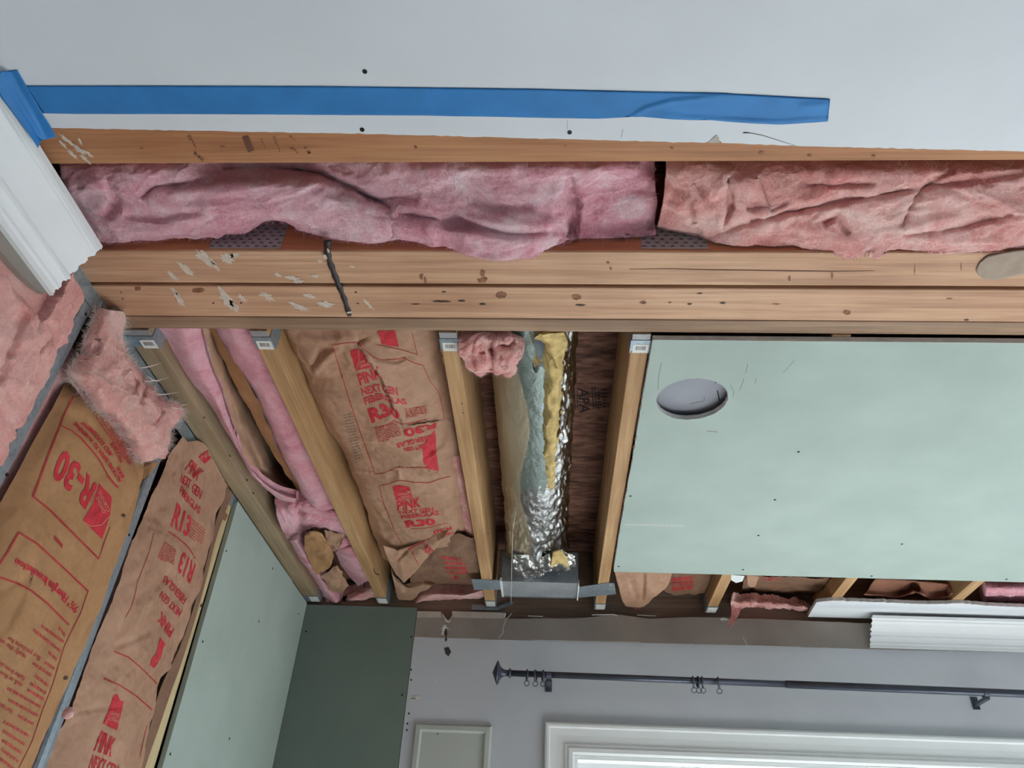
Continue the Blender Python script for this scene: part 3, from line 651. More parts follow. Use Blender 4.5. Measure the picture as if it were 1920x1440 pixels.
# joist hangers
HL = ['joist hanger with barcode label beside the pink tuft in the corner', 'joist hanger with barcode label between pink roll and brown paper batt', 'joist hanger with barcode label beside the crumpled pink tuft', 'joist hanger with barcode label at the corner of the green ceiling board']
def hanger(x, y0, y1, label, far=False, xl=None):
    t = thing('joist_hanger', W(x + 0.019, y0, HJ - 0.002), label, 'joist hanger', 'joist hangers'); m = MB(); xl = x if xl is None else xl; a, b = xl - 0.0016, x + 0.0398; z0, z1 = HJ - 0.0022, HJ + 0.10
    m.box((a, y0, z0 + ZC), (b, y1, HJ - 0.0003 + ZC)); m.box((a, y0, HJ - 0.0003 + ZC), (xl - 0.0002, y1 + 0.01, z1 + ZC)); m.box((x + 0.0382, y0, HJ - 0.0003 + ZC), (b, y1 + 0.01, z1 + ZC))
    m.build('stirrup', 'galvanised', t)
    if not far: hbox(a + 0.002, b - 0.002, 1.1985, y0 - 0.002, HJ - 0.0018, HJ - 0.0004).build('gap_shade_plate', 'galv_dull', t)  # thin dull plate standing in for the shade in the gap by the ledger
    l = hbox(x + 0.004, x + 0.037, y0 + 0.012 if not far else y0 + 0.005, y1 + 0.006 if not far else y1, z0 - 0.0006, z0 - 0.0001).build('barcode_label', 'label_white', t)
    if not far:
        m = MB(); r = random.Random(int(x * 1000)); q = x + 0.010
        while q < x + 0.031:
            w_ = r.choice([0.0006, 0.001, 0.0015]); m.box((q, y0 + 0.018, z0 - 0.0009 + ZC), (q + w_, y0 + 0.030, z0 - 0.0005 + ZC)); q += w_ + r.choice([0.0007, 0.001, 0.0014])
        m.build('barcode', 'ink_grey', l, kind='stuff')
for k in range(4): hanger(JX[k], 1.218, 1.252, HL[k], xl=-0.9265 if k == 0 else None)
HF = {0: 'small joist hanger in the corner above the two green boards', 1: 'small joist hanger above the dark green corner board', 2: 'small joist hanger above the torn top of the grey wall beside the duct boot', 4: 'small joist hanger above the grey wall beside the drooping pink strip', 3: 'small joist hanger above the grey wall under the right metal strap'}
for k, lb in HF.items(): hanger(JX[k], 2.705, 2.7585, lb, True, xl=-0.9265 if k == 0 else None)
# ------------------------------------------------------------------ green ceiling board with the lamp hole
hc = np.array([0.318, 1.412]); HR = 0.080; HB = HJ - 0.0005
le = resample([(1226, 622), (1222, 650), (1213, 700), (1205, 745), (1196, 800), (1188, 850), (1178, 905), (1168, 960), (1158, 1020), (1150, 1072)], 90); le[:, 0] += fbm(np.stack([le[:, 1] * 0.12, le[:, 1] * 0, le[:, 1] * 0 + 9], 1), 3) * 1.8
LE = pz(le[:, 0], le[:, 1], HD); lo = pz(np.array([1150., 1500, 1925]), np.array([1072., 1081, 1092]), HD)
outer = [tuple(p) for p in LE] + [tuple(p) for p in lo[1:]] + [W(2.3, lo[-1][1], HD), W(2.3, 1.203, HD)]
outer = [(p[0], max(p[1], 1.203), p[2]) for p in outer]
rr = random.Random(2); n = 64
ring = [(hc[0] + HR * (1 + rr.uniform(-0.012, 0.012)) * math.cos(2 * math.pi * k / n), hc[1] + HR * (1 + rr.uniform(-0.012, 0.012)) * math.sin(2 * math.pi * k / n)) for k in range(n)]
bm = bmesh.new(); ov = [bm.verts.new(p) for p in outer]; rv = [bm.verts.new(W(p[0], p[1], HD)) for p in ring]
es = [bm.edges.new((ov[i], ov[(i + 1) % len(ov)])) for i in range(len(ov))] + [bm.edges.new((rv[i], rv[(i + 1) % n])) for i in range(n)]
bmesh.ops.triangle_fill(bm, use_beauty=True, use_dissolve=False, edges=es)
for q in list(bm.faces):
    c = q.calc_center_median()
    if math.hypot(c.x - hc[0], c.y - hc[1]) < HR * 0.97 and all(w_ in rv for w_ in q.verts): bm.faces.remove(q)
r = bmesh.ops.extrude_face_region(bm, geom=list(bm.faces)); up = [g for g in r['geom'] if isinstance(g, bmesh.types.BMVert)]
bmesh.ops.translate(bm, verts=up, vec=(0, 0, HB - HD)); bmesh.ops.recalc_face_normals(bm, faces=list(bm.faces)); bm.verts.index_update()
gcb = thing('ceiling_board', W(1.2, 1.8, HD), 'pale green ceiling board with a round lamp hole', 'ceiling board')
o = mesh('sheet', [tuple(w_.co) for w_ in bm.verts], [[w_.index for w_ in q.verts] for q in bm.faces], ['green_board', 'gypsum'], gcb); bm.free()
for q in o.data.polygons: q.material_index = 1 if abs(q.normal.z) < 0.5 else 0
for x, y in [(1497, 847), (1182, 930), (1453, 937), (1422, 1004), (1691, 1020), (1160, 1062), (1393, 1068), (1634, 1080), (1887, 1086)]:
    c = pz(x, y, HD); MB().tube([c + (0, 0, 0.001), c - (0, 0, 0.0008)], 0.0036, 10).build('screw_head', 'screw_black', gcb)
lay(dashes([(1172, 981), (1392, 985), (1392, 990), (1172, 986)], 1, 4, 0.7, 3, 8), ('z', HD), 0.0004).build('printed_line', 'panel_grey', gcb, kind='stuff')
decals([stroke([(1240, 680), (1234, 710), (1234, 730)], 0.8), stroke([(1402, 683), (1398, 700)], 0.9), stroke([(1395, 710), (1387, 732)], 0.9), stroke([(1418, 709), (1415, 720)], 0.8), stroke([(1370, 722), (1376, 735), (1374, 745)], 0.8), stroke([(1325, 808), (1346, 810)], 1.0), stroke([(1490, 675), (1468, 700)], 0.7)], ('z', HD), 0.0003, 'pencil_mark', 'ink_grey', gcb)
# what shows through the hole: a white offcut with marker lines
t = thing('board_offcut', W(hc[0], hc[1] + 0.02, HJ + 0.004), 'white board offcut with black marker lines seen inside the lamp hole', 'board offcut')
MB().box((0.206, 1.25, HJ + 0.012 + ZC), (0.52, 1.60, HJ + 0.0245 + ZC), 0.001).build('sheet', 'offcut_grey', t)
hs = ('z', HJ + 0.012)
decals([stroke([(1345, 732), (1349, 751)], 2.4), stroke([(1355, 720), (1361, 724), (1364, 729)], 2.4), stroke([(1365, 732), (1366, 736), (1364, 742)], 2.0), stroke([(1342, 714), (1342, 718)], 2.4)], hs, 0.0006, 'marker_line', 'black_mark', t)
decals([stroke([(1294, 757), (1308, 754), (1321, 752), (1320, 744)], 0.9)], hs, 0.0005, 'pencil_mark', 'ink_grey', t)
# ------------------------------------------------------------------ trim
def crown(name, prof, path_axis, a0, a1, jag, label, seed):
    """crown moulding: profile of (out, height) with a broken saw-cut end at a1 (or a0)"""
    p = np.array(prof); d = np.r_[0, np.cumsum(np.linalg.norm(np.diff(p, axis=0), axis=1))]; q = np.linspace(0, d[-1], 60); p = np.stack([np.interp(q, d, p[:, 0]), np.interp(q, d, p[:, 1])], 1)
    rn = np.random.RandomState(seed); s_ = np.linspace(0, 1, len(p)); end = a1 + jag * (s_ - 0.5) * 2 + 0.0022 * np.round(rn.uniform(-1, 1, len(p))) * (rn.uniform(size=len(p)) > 0.4) + 0.002 * np.sin(s_ * 40)
    m = MB(); st = [a0] + list(np.linspace(a0, a1, 4)[1:-1]) + ['e']; n = len(p)
    back = np.stack([np.interp(np.linspace(0, 1, n), [0, 1], [p[0, 0], p[-1, 0]]), np.interp(np.linspace(0, 1, n), [0, 1], [p[0, 1], p[-1, 1]])], 1)
    def at(c, along): return W(c[0], along, c[1]) if path_axis == 'y' else W(along, c[0], c[1])
    for q in st:
        for i in range(n): m.v.append(at(p[i], end[i] if q == 'e' else q))
        for i in range(n): m.v.append(at(back[i] * 0.8 + p[i] * 0.2, (end[i] if q == 'e' else q)))
    k = 2 * n
    for a in range(len(st) - 1):
        for i in range(n - 1):
            m.f.append((a * k + i, a * k + i + 1, (a + 1) * k + i + 1, (a + 1) * k + i)); m.f.append((a * k + n + i + 1, a * k + n + i, (a + 1) * k + n + i, (a + 1) * k + n + i + 1))
    for a in (0, len(st) - 1):
        for i in range(n - 1): m.f.append((a * k + i, a * k + i + 1, a * k + n + i + 1, a * k + n + i))
    t = thing(name, at(p[0], (a0 + a1) / 2), label, 'moulding'); o = m.build('moulding', 'white_trim', t)
    bm = bmesh.new(); bm.from_mesh(o.data); bmesh.ops.recalc_face_normals(bm, faces=list(bm.faces)); bm.to_mesh(o.data); bm.free()
    return t
def cprof(wall, out, h0, h1):
    """wall coordinate, direction into room, bottom and top heights"""
    r = [(0, 0), (0.010, 0.0), (0.011, 0.10), (0.014, 0.14), (0.015, 0.22), (0.024, 0.32), (0.030, 0.345), (0.030, 0.38), (0.034, 0.46), (0.042, 0.60), (0.053, 0.74), (0.062, 0.81), (0.063, 0.86), (0.071, 0.885), (0.072, 1.0)]
    return [(wall + out * x, h0 + (h1 - h0) * y) for x, y in r]
crown('crown_moulding', cprof(XG, 1, 0.922, HD - 0.0002), 'y', -2.74, 0.957, -0.012, 'white crown moulding with a broken end and blue tape on its edge', 4)
crown('crown_moulding', cprof(YB - 0.001, -1, 0.921, HD - 0.0135), 'x', 3.29, 1.138, 0.004, 'white crown moulding above the window with a rough sawn end', 9)
# remainder of wall drywall under the left crown
t = thing('drywall_strip', W(XW + 0.006, 0.8, 0.90), 'torn grey drywall strip under the left crown moulding', 'drywall strip')
pts = [(0.62, 0.885), (0.80, 0.893), (0.85, 0.897), (0.90, 0.900), (0.935, 0.907), (0.958, 0.915), (0.962, 0.925), (0.962, 0.945), (0.62, 0.945)]
v, f = prism([W(XG - 0.0005, y, h) for y, h in pts], (-0.0122, 0, 0)); mesh('strip', v, f, 'wall_bare', t)
# painter's tape on ceiling
tp = thing('painter_tape', pz(800, 190, HD), 'long blue masking tape strip on the white ceiling', 'tape')
L = Loft([[(46, 160), (300, 160), (600, 161), (1000, 166), (1200, 171), (1330, 173), (1450, 179), (1556, 185)], [(80, 212), (140, 213), (400, 213.5), (800, 216), (1000, 220), (1120, 222), (1200, 218), (1260, 223), (1330, 225), (1400, 230), (1462, 233), (1552, 227)]], 'z', HD, 260, 14, creases=[('c', [(1180, 222), (1210, 203), (1260, 190), (1370, 178)], 5, -0.0035), ('c', [(1240, 214), (1330, 224), (1460, 228), (1550, 222)], 4, -0.003), ('v', [(1500, 200), (1556, 196)], 8, -0.003), ('c', [(430, 206), (700, 210), (900, 213)], 3, -0.0012)], fn=lambda P, X, Y: 0.0009 + 0.0003 * fbm(P * 30, 2), thick=0.0008, sm=2); L.build('strip', 'tape_blue', tp)
tp = thing('painter_tape', pz(40, 200, HD), 'blue masking tape folded along the top edge of the left crown', 'tape')
L = Loft([[(33, 130), (50, 160), (80, 212), (98, 240), (107, 256)], [(14, 133), (34, 172), (58, 212), (76, 250), (82, 262)], [(2, 134), (22, 180), (48, 222), (70, 258), (77, 265)], [(-8, 160), (2, 182), (30, 218), (55, 252), (72, 277)]], 'z', HD, 50, 20, creases=[('c', [(10, 150), (60, 230), (76, 262)], 7, 0.002)], fn=lambda P, X, Y: 0.0012 + 0.0006 * fbm(P * 40, 2), thick=0.0006, sm=1, vs=[0, 0.45, 0.7, 1]);
k = np.clip((np.arange(20) / 19 - 0.30) / 0.70, 0, 1)[None, :, None]; L.P = CAM + (L.P - CAM) * (1 - 0.020 * k); L.build('strip', 'tape_blue', tp)
# old ceiling strip over the window
ec = resample([(1508, 1161), (1531, 1122), (1560, 1119), (1650, 1122), (1740, 1126), (1800, 1124), (1860, 1129), (1925, 1132)], 70); ec[:, 1] += fbm(np.stack([ec[:, 0] * 0.2, ec[:, 0] * 0, ec[:, 0] * 0], 1), 3) * 1.4 * (ec[:, 0] > 1550)
hs_ = HJ - 0.0127
P = pz(ec[:, 0], ec[:, 1] + 7, hs_)
t = thing('ceiling_strip', W(1.8, 2.65, hs_), 'leftover strip of old white ceiling board above the window', 'ceiling board')
v, f = prism([(p[0], min(p[1], YB - 0.002), p[2]) for p in P] + [W(3.29, P[-1][1], hs_), W(3.29, YB - 0.002, hs_)], (0, 0, 0.0122)); o = mesh('sheet', v, f, ['drywall_paint', 'gypsum_dim'], t)
for q in o.data.polygons: q.material_index = 1 if abs(q.normal.z) < 0.5 else 0
# ------------------------------------------------------------------ window, panel, curtain rod
wn = thing('window_1', W(1.18, YB, WH0), None, None, kind='structure')
cw = 0.098
cpr = [(0, 0), (0, 0.016), (0.006, 0.019), (0.014, 0.019), (0.018, 0.013), (0.040, 0.011), (0.062, 0.012), (0.068, 0.017), (0.074, 0.017), (0.080, 0.022), (0.092, 0.022), (cw, 0.018), (cw, 0)]
x0, x1, h1, h0 = -0.012, WX1 + 0.098, 0.634, WH0 - 0.098
def frame4(x0, x1, h0, h1, prof, y, name, mat, parent, sides='TLRB'):
    W_ = {'T': ((x0, h1), (x1, h1), (0, -1)), 'B': ((x1, h0), (x0, h0), (0, 1)), 'L': ((x0, h0), (x0, h1), (1, 0)), 'R': ((x1, h1), (x1, h0), (-1, 0))}
    for sd in sides:
        (ax, ah), (bx, bh), (nx, nh) = W_[sd]; L_ = math.hypot(bx - ax, bh - ah); tx, th = (bx - ax) / L_, (bh - ah) / L_; m = MB()
        m.sweep(lambda e: [W((ax if e == 0 else bx) + nx * i + tx * i * (1 if e == 0 else -1), y - o_, (ah if e == 0 else bh) + nh * i + th * i * (1 if e == 0 else -1)) for i, o_ in prof], [0, 1], closed=True)
        m.build(name, mat, parent)
frame4(x0, x1, h0, h1, cpr, YB - 0.0006, 'casing', 'white_trim', wn)
frame4(WX0, WX1, WH0, WH1, [(0, 0), (0.012, 0), (0.012, -0.10), (0, -0.10)], YB - 0.008, 'jamb', 'white_trim', wn)
ym = YB + 0.05
for a, b in ((WX0 + 0.012, 1.165), (1.195, WX1 - 0.012)):
    frame4(a, b, WH0 + 0.012, WH1 - 0.012, [(0, 0), (0.04, 0), (0.045, -0.012), (0.045, -0.03), (0, -0.03)], ym, 'sash', 'white_trim', wn)
    MB().box((a + 0.03, ym + 0.015, WH0 + 0.03 + ZC), (b - 0.03, ym + 0.019, WH1 - 0.03 + ZC)).build('pane', 'window_glass', wn)
hbox(1.165, 1.195, ym - 0.004, ym + 0.05, WH0 + 0.012, WH1 - 0.012).build('mullion', 'white_trim', wn)
ap = thing('wall_panel', W(-0.32, YB, 0.0), 'pale grey panel in a raised frame on the grey back wall beside the window', 'wall panel')
frame4(-0.455, -0.192, 0.02, 0.617, [(0, 0), (0, 0.006), (0.006, 0.012), (0.020, 0.013), (0.026, 0.006), (0.026, 0)], YB - 0.0007, 'frame_strip', 'panel_grey', ap)
hbox(-0.432, -0.215, YB - 0.004, YB - 0.0008, 0.043, 0.594).build('panel', 'panel_grey', ap)
decals([poly2(blob(820, 1376, 1.3, 1.3, 0, 1))], ('y', YB - 0.004), 0.0004, 'speck', 'screw_black', ap)
# curtain rod
YR = 2.665
r0 = pyb(952, 1262, YR); r1 = pyb(1850, 1298, YR); dv = (r1 - r0) / (r1[0] - r0[0])
def rod(x): return r0 + dv * (x - r0[0])
cr = thing('curtain_rod', tuple(rod(0.8)), 'dark metal curtain rod with a flared finial above the window', 'curtain rod')
xm = float(pyb(1473, 1281, YR)[0]); xe = 2.45
MB().tube([rod(r0[0] + 0.01), rod(xm + 0.02)], 0.0105, 20).build('pole', 'dark_metal', cr, smooth=True)
MB().tube([rod(xm), rod(xe)], 0.0125, 20).build('pole_sleeve', 'dark_metal', cr, smooth=True)
fx = r0[0]; m = MB(); prf = [(0.016, 0.0115), (0.013, 0.0165), (0.009, 0.0165), (0.007, 0.011), (-0.002, 0.010), (-0.012, 0.013), (-0.021, 0.021), (-0.027, 0.036), (-0.030, 0.0395), (-0.033, 0.0385), (-0.047, 0.006), (-0.049, 0.001)]
m.tube([rod(fx - 0.004 + a) for a, b in prf], [b for a, b in prf], 28); m.build('finial', 'dark_metal', cr, smooth=True)
def torus(c, R, r, nx, n=18, k=7):
    """ring in the plane normal to nx"""
    nx = Vector(nx).normalized(); a = nx.orthogonal().normalized(); b = nx.cross(a); pts = [Vector(c) + (a * math.cos(2 * math.pi * i / n) + b * math.sin(2 * math.pi * i / n)) * R for i in range(n)]
    m = MB(); v = []
    for i, p in enumerate(pts):
        rad = (p - Vector(c)).normalized()
        for j in range(k): q = 2 * math.pi * j / k; v.append(p + (rad * math.cos(q) + nx * math.sin(q)) * r)
    return m.add(v, [(i * k + j, i * k + (j + 1) % k, ((i + 1) % n) * k + (j + 1) % k, ((i + 1) % n) * k + j) for i in range(n) for j in range(k)])
def bracket(px, label):
    x = float(pyb(px, 1270, YR)[0]); c = rod(x); t = thing('rod_bracket', (x, YB, c[2]), label, 'bracket'); m = MB()
    m.box((x - 0.011, YB - 0.005, c[2] - 0.034), (x + 0.011, YB - 0.0006, c[2] + 0.006)); m.build('wall_plate', 'dark_metal', t)
    MB().box((x - 0.008, YR - 0.004, c[2] - 0.024), (x + 0.008, YB - 0.004, c[2] - 0.0145), 0.001).build('arm', 'dark_metal', t)
    m = MB(); m.sweep(lambda e: [tuple(c + np.array([e * 0.009, math.sin(a) * rr_, -math.cos(a) * rr_])) for rr_ in (0.0135, 0.0165) for a in (np.linspace(-1.7, 1.7, 12) if rr_ < 0.015 else np.linspace(1.7, -1.7, 12))], [-1, 1], closed=True); m.build('cradle', 'dark_metal', t)
bracket(1029, 'dark rod bracket beside the finial'); bracket(1838, 'dark rod bracket far along the rod from the finial')
RG = 'curtain rings on the rod'
for px, lb in ((988, 'curtain ring nearest the finial'), (1004, 'curtain ring between two others beside the finial'), (1018, 'curtain ring against the bracket beside the finial'), (1299, 'first of three bunched curtain rings midway along the rod'), (1308, 'middle of three bunched curtain rings midway along the rod'), (1316, 'last of three bunched curtain rings midway along the rod'), (1346, 'lone curtain ring on the rod beside the three bunched rings')):
    x = float(pyb(px, 1270, YR)[0]); c = rod(x); tilt = rj.uniform(-0.25, 0.25); t = thing('curtain_ring', tuple(c), lb, 'curtain ring', RG)
    cc = c + np.array([0, 0, -0.0048]); torus(cc, 0.0168, 0.0036, (1, tilt, 0)).build('ring', 'dark_metal', t, smooth=True)
    torus(cc + np.array([0, 0, -0.0265]), 0.0085, 0.0013, (0.3, 1, 0.1 + tilt), 16, 6).build('eyelet', 'dark_metal', t, smooth=True)
# ------------------------------------------------------------------ glass wool and paper batts
def cpt(loft_rows, axis, base): 
    a = loft_rows[len(loft_rows) // 2][len(loft_rows[len(loft_rows) // 2]) // 2]; return tuple(unproj(a[0], a[1], axis, base))
def O(pts, off): return [(x, y, off) for x, y in pts]
def ext(rows, k, n=1):
    """carry every row on past the picture edge along its own direction"""
    out = []
    for r_ in rows:
        a, c = r_[-1], r_[-2]; L_ = math.hypot(a[0] - c[0], a[1] - c[1]); out.append(list(r_) + [(a[0] + (a[0] - c[0]) / L_ * k, a[1] + (a[1] - c[1]) / L_ * k, a[2])])
    return out
IB = 'glass wool in the open ceiling and wall'
# --- cavity between the cut ceiling edge and the beam
r = [[(112, 288, -.075), (600, 288, -.08), (1000, 288, -.075), (1228, 288, -.09)],
     [(112, 318, -.045), (250, 318, -.035), (330, 315, -.045), (420, 318, -.07), (560, 318, -.075), (700, 318, -.06), (800, 316, -.04), (950, 316, -.035), (1150, 316, -.04), (1200, 316, -.06), (1228, 318, -.10)],
     [(114, 350, -.035), (200, 352, -.02), (290, 348, -.03), (380, 345, -.025), (480, 345, -.02), (580, 348, -.02), (660, 356, -.035), (740, 355, -.05), (850, 352, -.035), (950, 352, -.025), (1050, 352, -.03), (1120, 350, -.055), (1228, 345, -.075)],
     [(118, 385, -.035), (200, 390, -.025), (300, 388, -.02), (420, 385, -.012), (540, 382, -.012), (640, 390, -.015), (720, 398, -.02), (800, 398, -.025), (900, 396, -.015), (1000, 390, -.01), (1070, 388, -.03), (1130, 385, -.05), (1200, 380, -.055), (1230, 375, -.07)],
     [(125, 418, -.03), (200, 424, -.02), (300, 420, -.012), (400, 414, -.012), (500, 402, -.015), (560, 408, -.015), (650, 420, -.01), (740, 428, -.005), (820, 434, 0.0), (900, 442, .012), (960, 444, .014), (1030, 430, .004), (1072, 420, -.035), (1140, 418, -.05), (1215, 415, -.055), (1231, 410, -.07)],
     [(130, 445, -.02), (200, 455, -.014), (300, 449, -.018), (400, 442, -.028), (470, 430, -.04), (512, 416, -.052), (545, 421, -.05), (562, 434, -.035), (640, 446, -.022), (700, 449, -.018), (760, 450, -.016), (800, 457, -.01), (850, 470, .004), (900, 481, .010), (945, 485, .010), (1000, 480, .006), (1040, 464, -.01), (1064, 450, -.02), (1085, 447, -.024), (1150, 446, -.026), (1231, 440, -.034)]]
cz = [('v', [(415, 316), (520, 315), (600, 327), (660, 352), (738, 394)], 9, 0.0341), ('v', [(262, 372), (290, 350), (345, 345), (430, 332)], 9, 0.0186), ('v', [(745, 398), (810, 410), (880, 424), (960, 440), (1060, 432)], 8, 0.017), ('v', [(1066, 330), (1078, 385), (1072, 446)], 9, 0.0279), ('v', [(580, 352), (700, 370), (790, 372)], 12, 0.0124), ('v', [(735, 415), (737, 445)], 5, 0.0093), ('v', [(230, 405), (300, 410), (380, 395)], 7, 0.0124), ('v', [(880, 372), (930, 390), (1000, 385)], 10, 0.0093), ('v', [(200, 330), (215, 380), (200, 410)], 9, 0.0124)]
bA = thing('insulation_batt', cpt(r, 'z', HJ), 'loose magenta-pink glass wool batt stuffed along the beam by the blue tape', 'insulation', IB)
LA = Loft(r, 'z', HJ, 430, 96, cz, d_wool(0.010, 3.0, (0.8, 1.4, 1.2)), 0.08, clamp=bay(x0=-0.93, x1=0.188, y0=0.7735, y1=0.9655)); LA.build('wool', 'pink_magenta', bA)
fuzz(LA, bA, 'magenta_fibre', 9000, (0.006, 0.022), 0.0003, 2, 0.5, 0.25)
r = [[(1226, 288, -.08), (1925, 288, -.08)], [(1230, 318, -.05), (1300, 318, -.035), (1500, 318, -.03), (1925, 318, -.025)], [(1236, 350, -.04), (1320, 350, -.02), (1400, 350, -.012), (1500, 350, -.02), (1700, 350, -.015), (1925, 348, -.012)],
     [(1238, 392, -.035), (1320, 392, -.018), (1420, 392, -.012), (1600, 390, -.008), (1760, 390, -.008), (1925, 390, -.004)], [(1230, 420, -.045), (1300, 428, -.03), (1400, 432, -.01), (1560, 438, 0), (1700, 438, 0), (1925, 432, .002)],
     [(1222, 430, -.06), (1262, 434, -.055), (1300, 447, -.045), (1370, 464, -.02), (1460, 468, -.008), (1560, 475, 0), (1600, 483, .004), (1650, 486, .006), (1700, 476, 0), (1810, 470, -.004), (1925, 467, -.004)]]
cz = [('v', [(1325, 442), (1420, 412), (1500, 392), (1600, 372), (1750, 348), (1920, 325)], 7, 0.014), ('v', [(1690, 425), (1705, 385), (1735, 345), (1790, 318)], 6, 0.0126), ('v', [(1245, 330), (1290, 380), (1300, 420)], 7, 0.0112), ('v', [(1365, 330), (1370, 390), (1355, 425)], 5, 0.014), ('v', [(1420, 330), (1440, 380), (1445, 402)], 5, 0.014), ('v', [(1540, 420), (1570, 405), (1590, 440)], 6, 0.014), ('v', [(1690, 440), (1800, 425), (1900, 400)], 7, 0.0112), ('v', [(1500, 345), (1640, 345)], 6, 0.0098), ('v', [(1400, 395), (1450, 400), (1480, 385)], 4, -0.0112), ('v', [(1300, 345), (1340, 400)], 4, -0.0084)]
r = [q + [(2650, q[-1][1] + dy, q[-1][2])] for q, dy in zip(r, (4, 6, 8, 10, 12, 14))]
bB = thing('insulation_batt', cpt(r, 'z', HJ), 'salmon-pink crumpled glass wool batt beside the second nail plate', 'insulation', IB)
LB = Loft(r, 'z', HJ, 620, 96, cz, d_wool(0.010, 11.0, (1, 1.5, 1.2)), 0.08, clamp=bay(x0=0.191, y0=0.7735, y1=0.9655)); LB.build('wool', 'pink_salmon', bB)
fuzz(LB, bB, 'pink_fibre', 7000, (0.006, 0.02), 0.0003, 3, 0.5, 0.25)
# --- bare wool on the left wall
r = [[(150, 505, .0), (162, 575, -.01), (128, 650, -.01), (92, 690, -.01), (84, 760, -.01), (62, 792, -.01), (38, 805, -.01), (0, 872, -.01), (-60, 960, -.01)],
     [(136, 508, .02), (140, 570, .012), (105, 640, .012), (65, 705, .014), (30, 790, .014), (-20, 850, .012), (-90, 930, .012)],
     [(95, 520, .022), (80, 590, .025), (30, 680, .028), (-20, 770, .025), (-90, 850, .025), (-130, 900, .02)],
     [(50, 500, .012), (20, 560, .02), (-40, 650, .025), (-100, 740, .02), (-160, 800, .02), (-200, 850, .02)],
     [(-20, 425, .0), (-60, 500, .01), (-120, 560, .01), (-180, 640, .01), (-240, 700, .01), (-280, 760, .01)]]
r = ext(r, 520)
def clampC(P):
    P = bay(y1=1.064, y0=0.63, xin=XW + 0.0005)(P); P = lim('z', hi=ZC + 1.002)(P); P[..., 0] = np.where((P[..., 2] > ZC + 0.870) & (P[..., 1] < 0.985), np.minimum(P[..., 0], XW - 0.001), P[..., 0]); return P
bC = thing('insulation_batt', cpt(r, 'x', XW), 'bare salmon glass wool under the broken end of the crown', 'insulation', IB)
LC = Loft(r, 'x', XW, 260, 110, [('v', [(60, 560), (20, 640), (-10, 720)], 14, .012), ('v', [(110, 610), (70, 660), (60, 720)], 9, .012), ('v', [(20, 520), (60, 570)], 8, .008)], d_wool(0.013, 21.0), 0.07, clamp=clampC); LC.build('wool', 'pink_wall', bC)
fuzz(LC, bC, 'pink_fibre', 2500, (0.006, 0.02), 0.0003, 4, 0.5, 0.2)
r = [[(185, 578, .0), (168, 620, -.005), (148, 662, -.005), (128, 700, -.002), (142, 716, .005), (168, 742, .01), (196, 772, .012), (226, 802, .012), (246, 832, .01), (264, 868, .005)],
     [(205, 582, .02), (190, 630, .022), (178, 672, .025), (172, 705, .03), (190, 730, .035), (212, 760, .038), (236, 792, .038), (258, 824, .034), (276, 850, .03), (282, 864, .02)],
     [(222, 584, .02), (214, 632, .028), (214, 680, .034), (222, 715, .04), (240, 745, .045), (262, 775, .045), (280, 800, .045), (292, 825, .04), (300, 846, .034), (300, 862, .02)],
     [(230, 588, .012), (226, 634, .02), (240, 680, .025), (258, 715, .03), (276, 740, .035), (298, 762, .038), (318, 775, .036), (314, 806, .034), (314, 836, .03), (314, 858, .018)],
     [(232, 596, .0), (222, 640, .004), (244, 668, .006), (266, 696, .008), (284, 724, .01), (304, 746, .012), (346, 757, .014), (348, 778, .012), (322, 800, .01), (320, 845, .006)]]
bD = thing('insulation_batt', cpt(r, 'x', XW + 0.02), 'torn fluffy salmon glass wool hanging out above the R-30 paper batt', 'insulation', IB)
LD = Loft(r, 'x', XW + 0.012, 170, 110, [('v', [(262, 690), (272, 725), (262, 760)], 5, .012), ('v', [(240, 690), (255, 715), (250, 740)], 5, .010), ('v', [(290, 735), (300, 770), (285, 800)], 6, .010), ('v', [(185, 640), (178, 660)], 6, .010)], d_wool(0.011, 31.0), 0.03, clamp=caps(lim('x', lo=XW + 0.004), lim('z', hi=ZC + 1.0370))); LD.build('wool', 'pink_wall', bD)
fuzz(LD, bD, 'white_fibre', 5000, (0.008, 0.03), 0.00035, 5, 0.4, 0.55)
m = MB()
for (x, y, ex, ey) in ((262, 690, 303, 680), (270, 715, 318, 708), (285, 740, 335, 735), (312, 760, 352, 768), (338, 760, 360, 752), (275, 705, 300, 716)):
    a, b = pxl(x, y, XW + 0.03), pxl(ex, ey, XW + 0.045); c = (a + b) / 2 + np.array([0, 0, -0.003]); m.tube([a, c, b], [0.0018, 0.0014, 0.0003], 6)
m.build('stray_tuft', 'white_fibre', bD, smooth=True, kind='stuff')
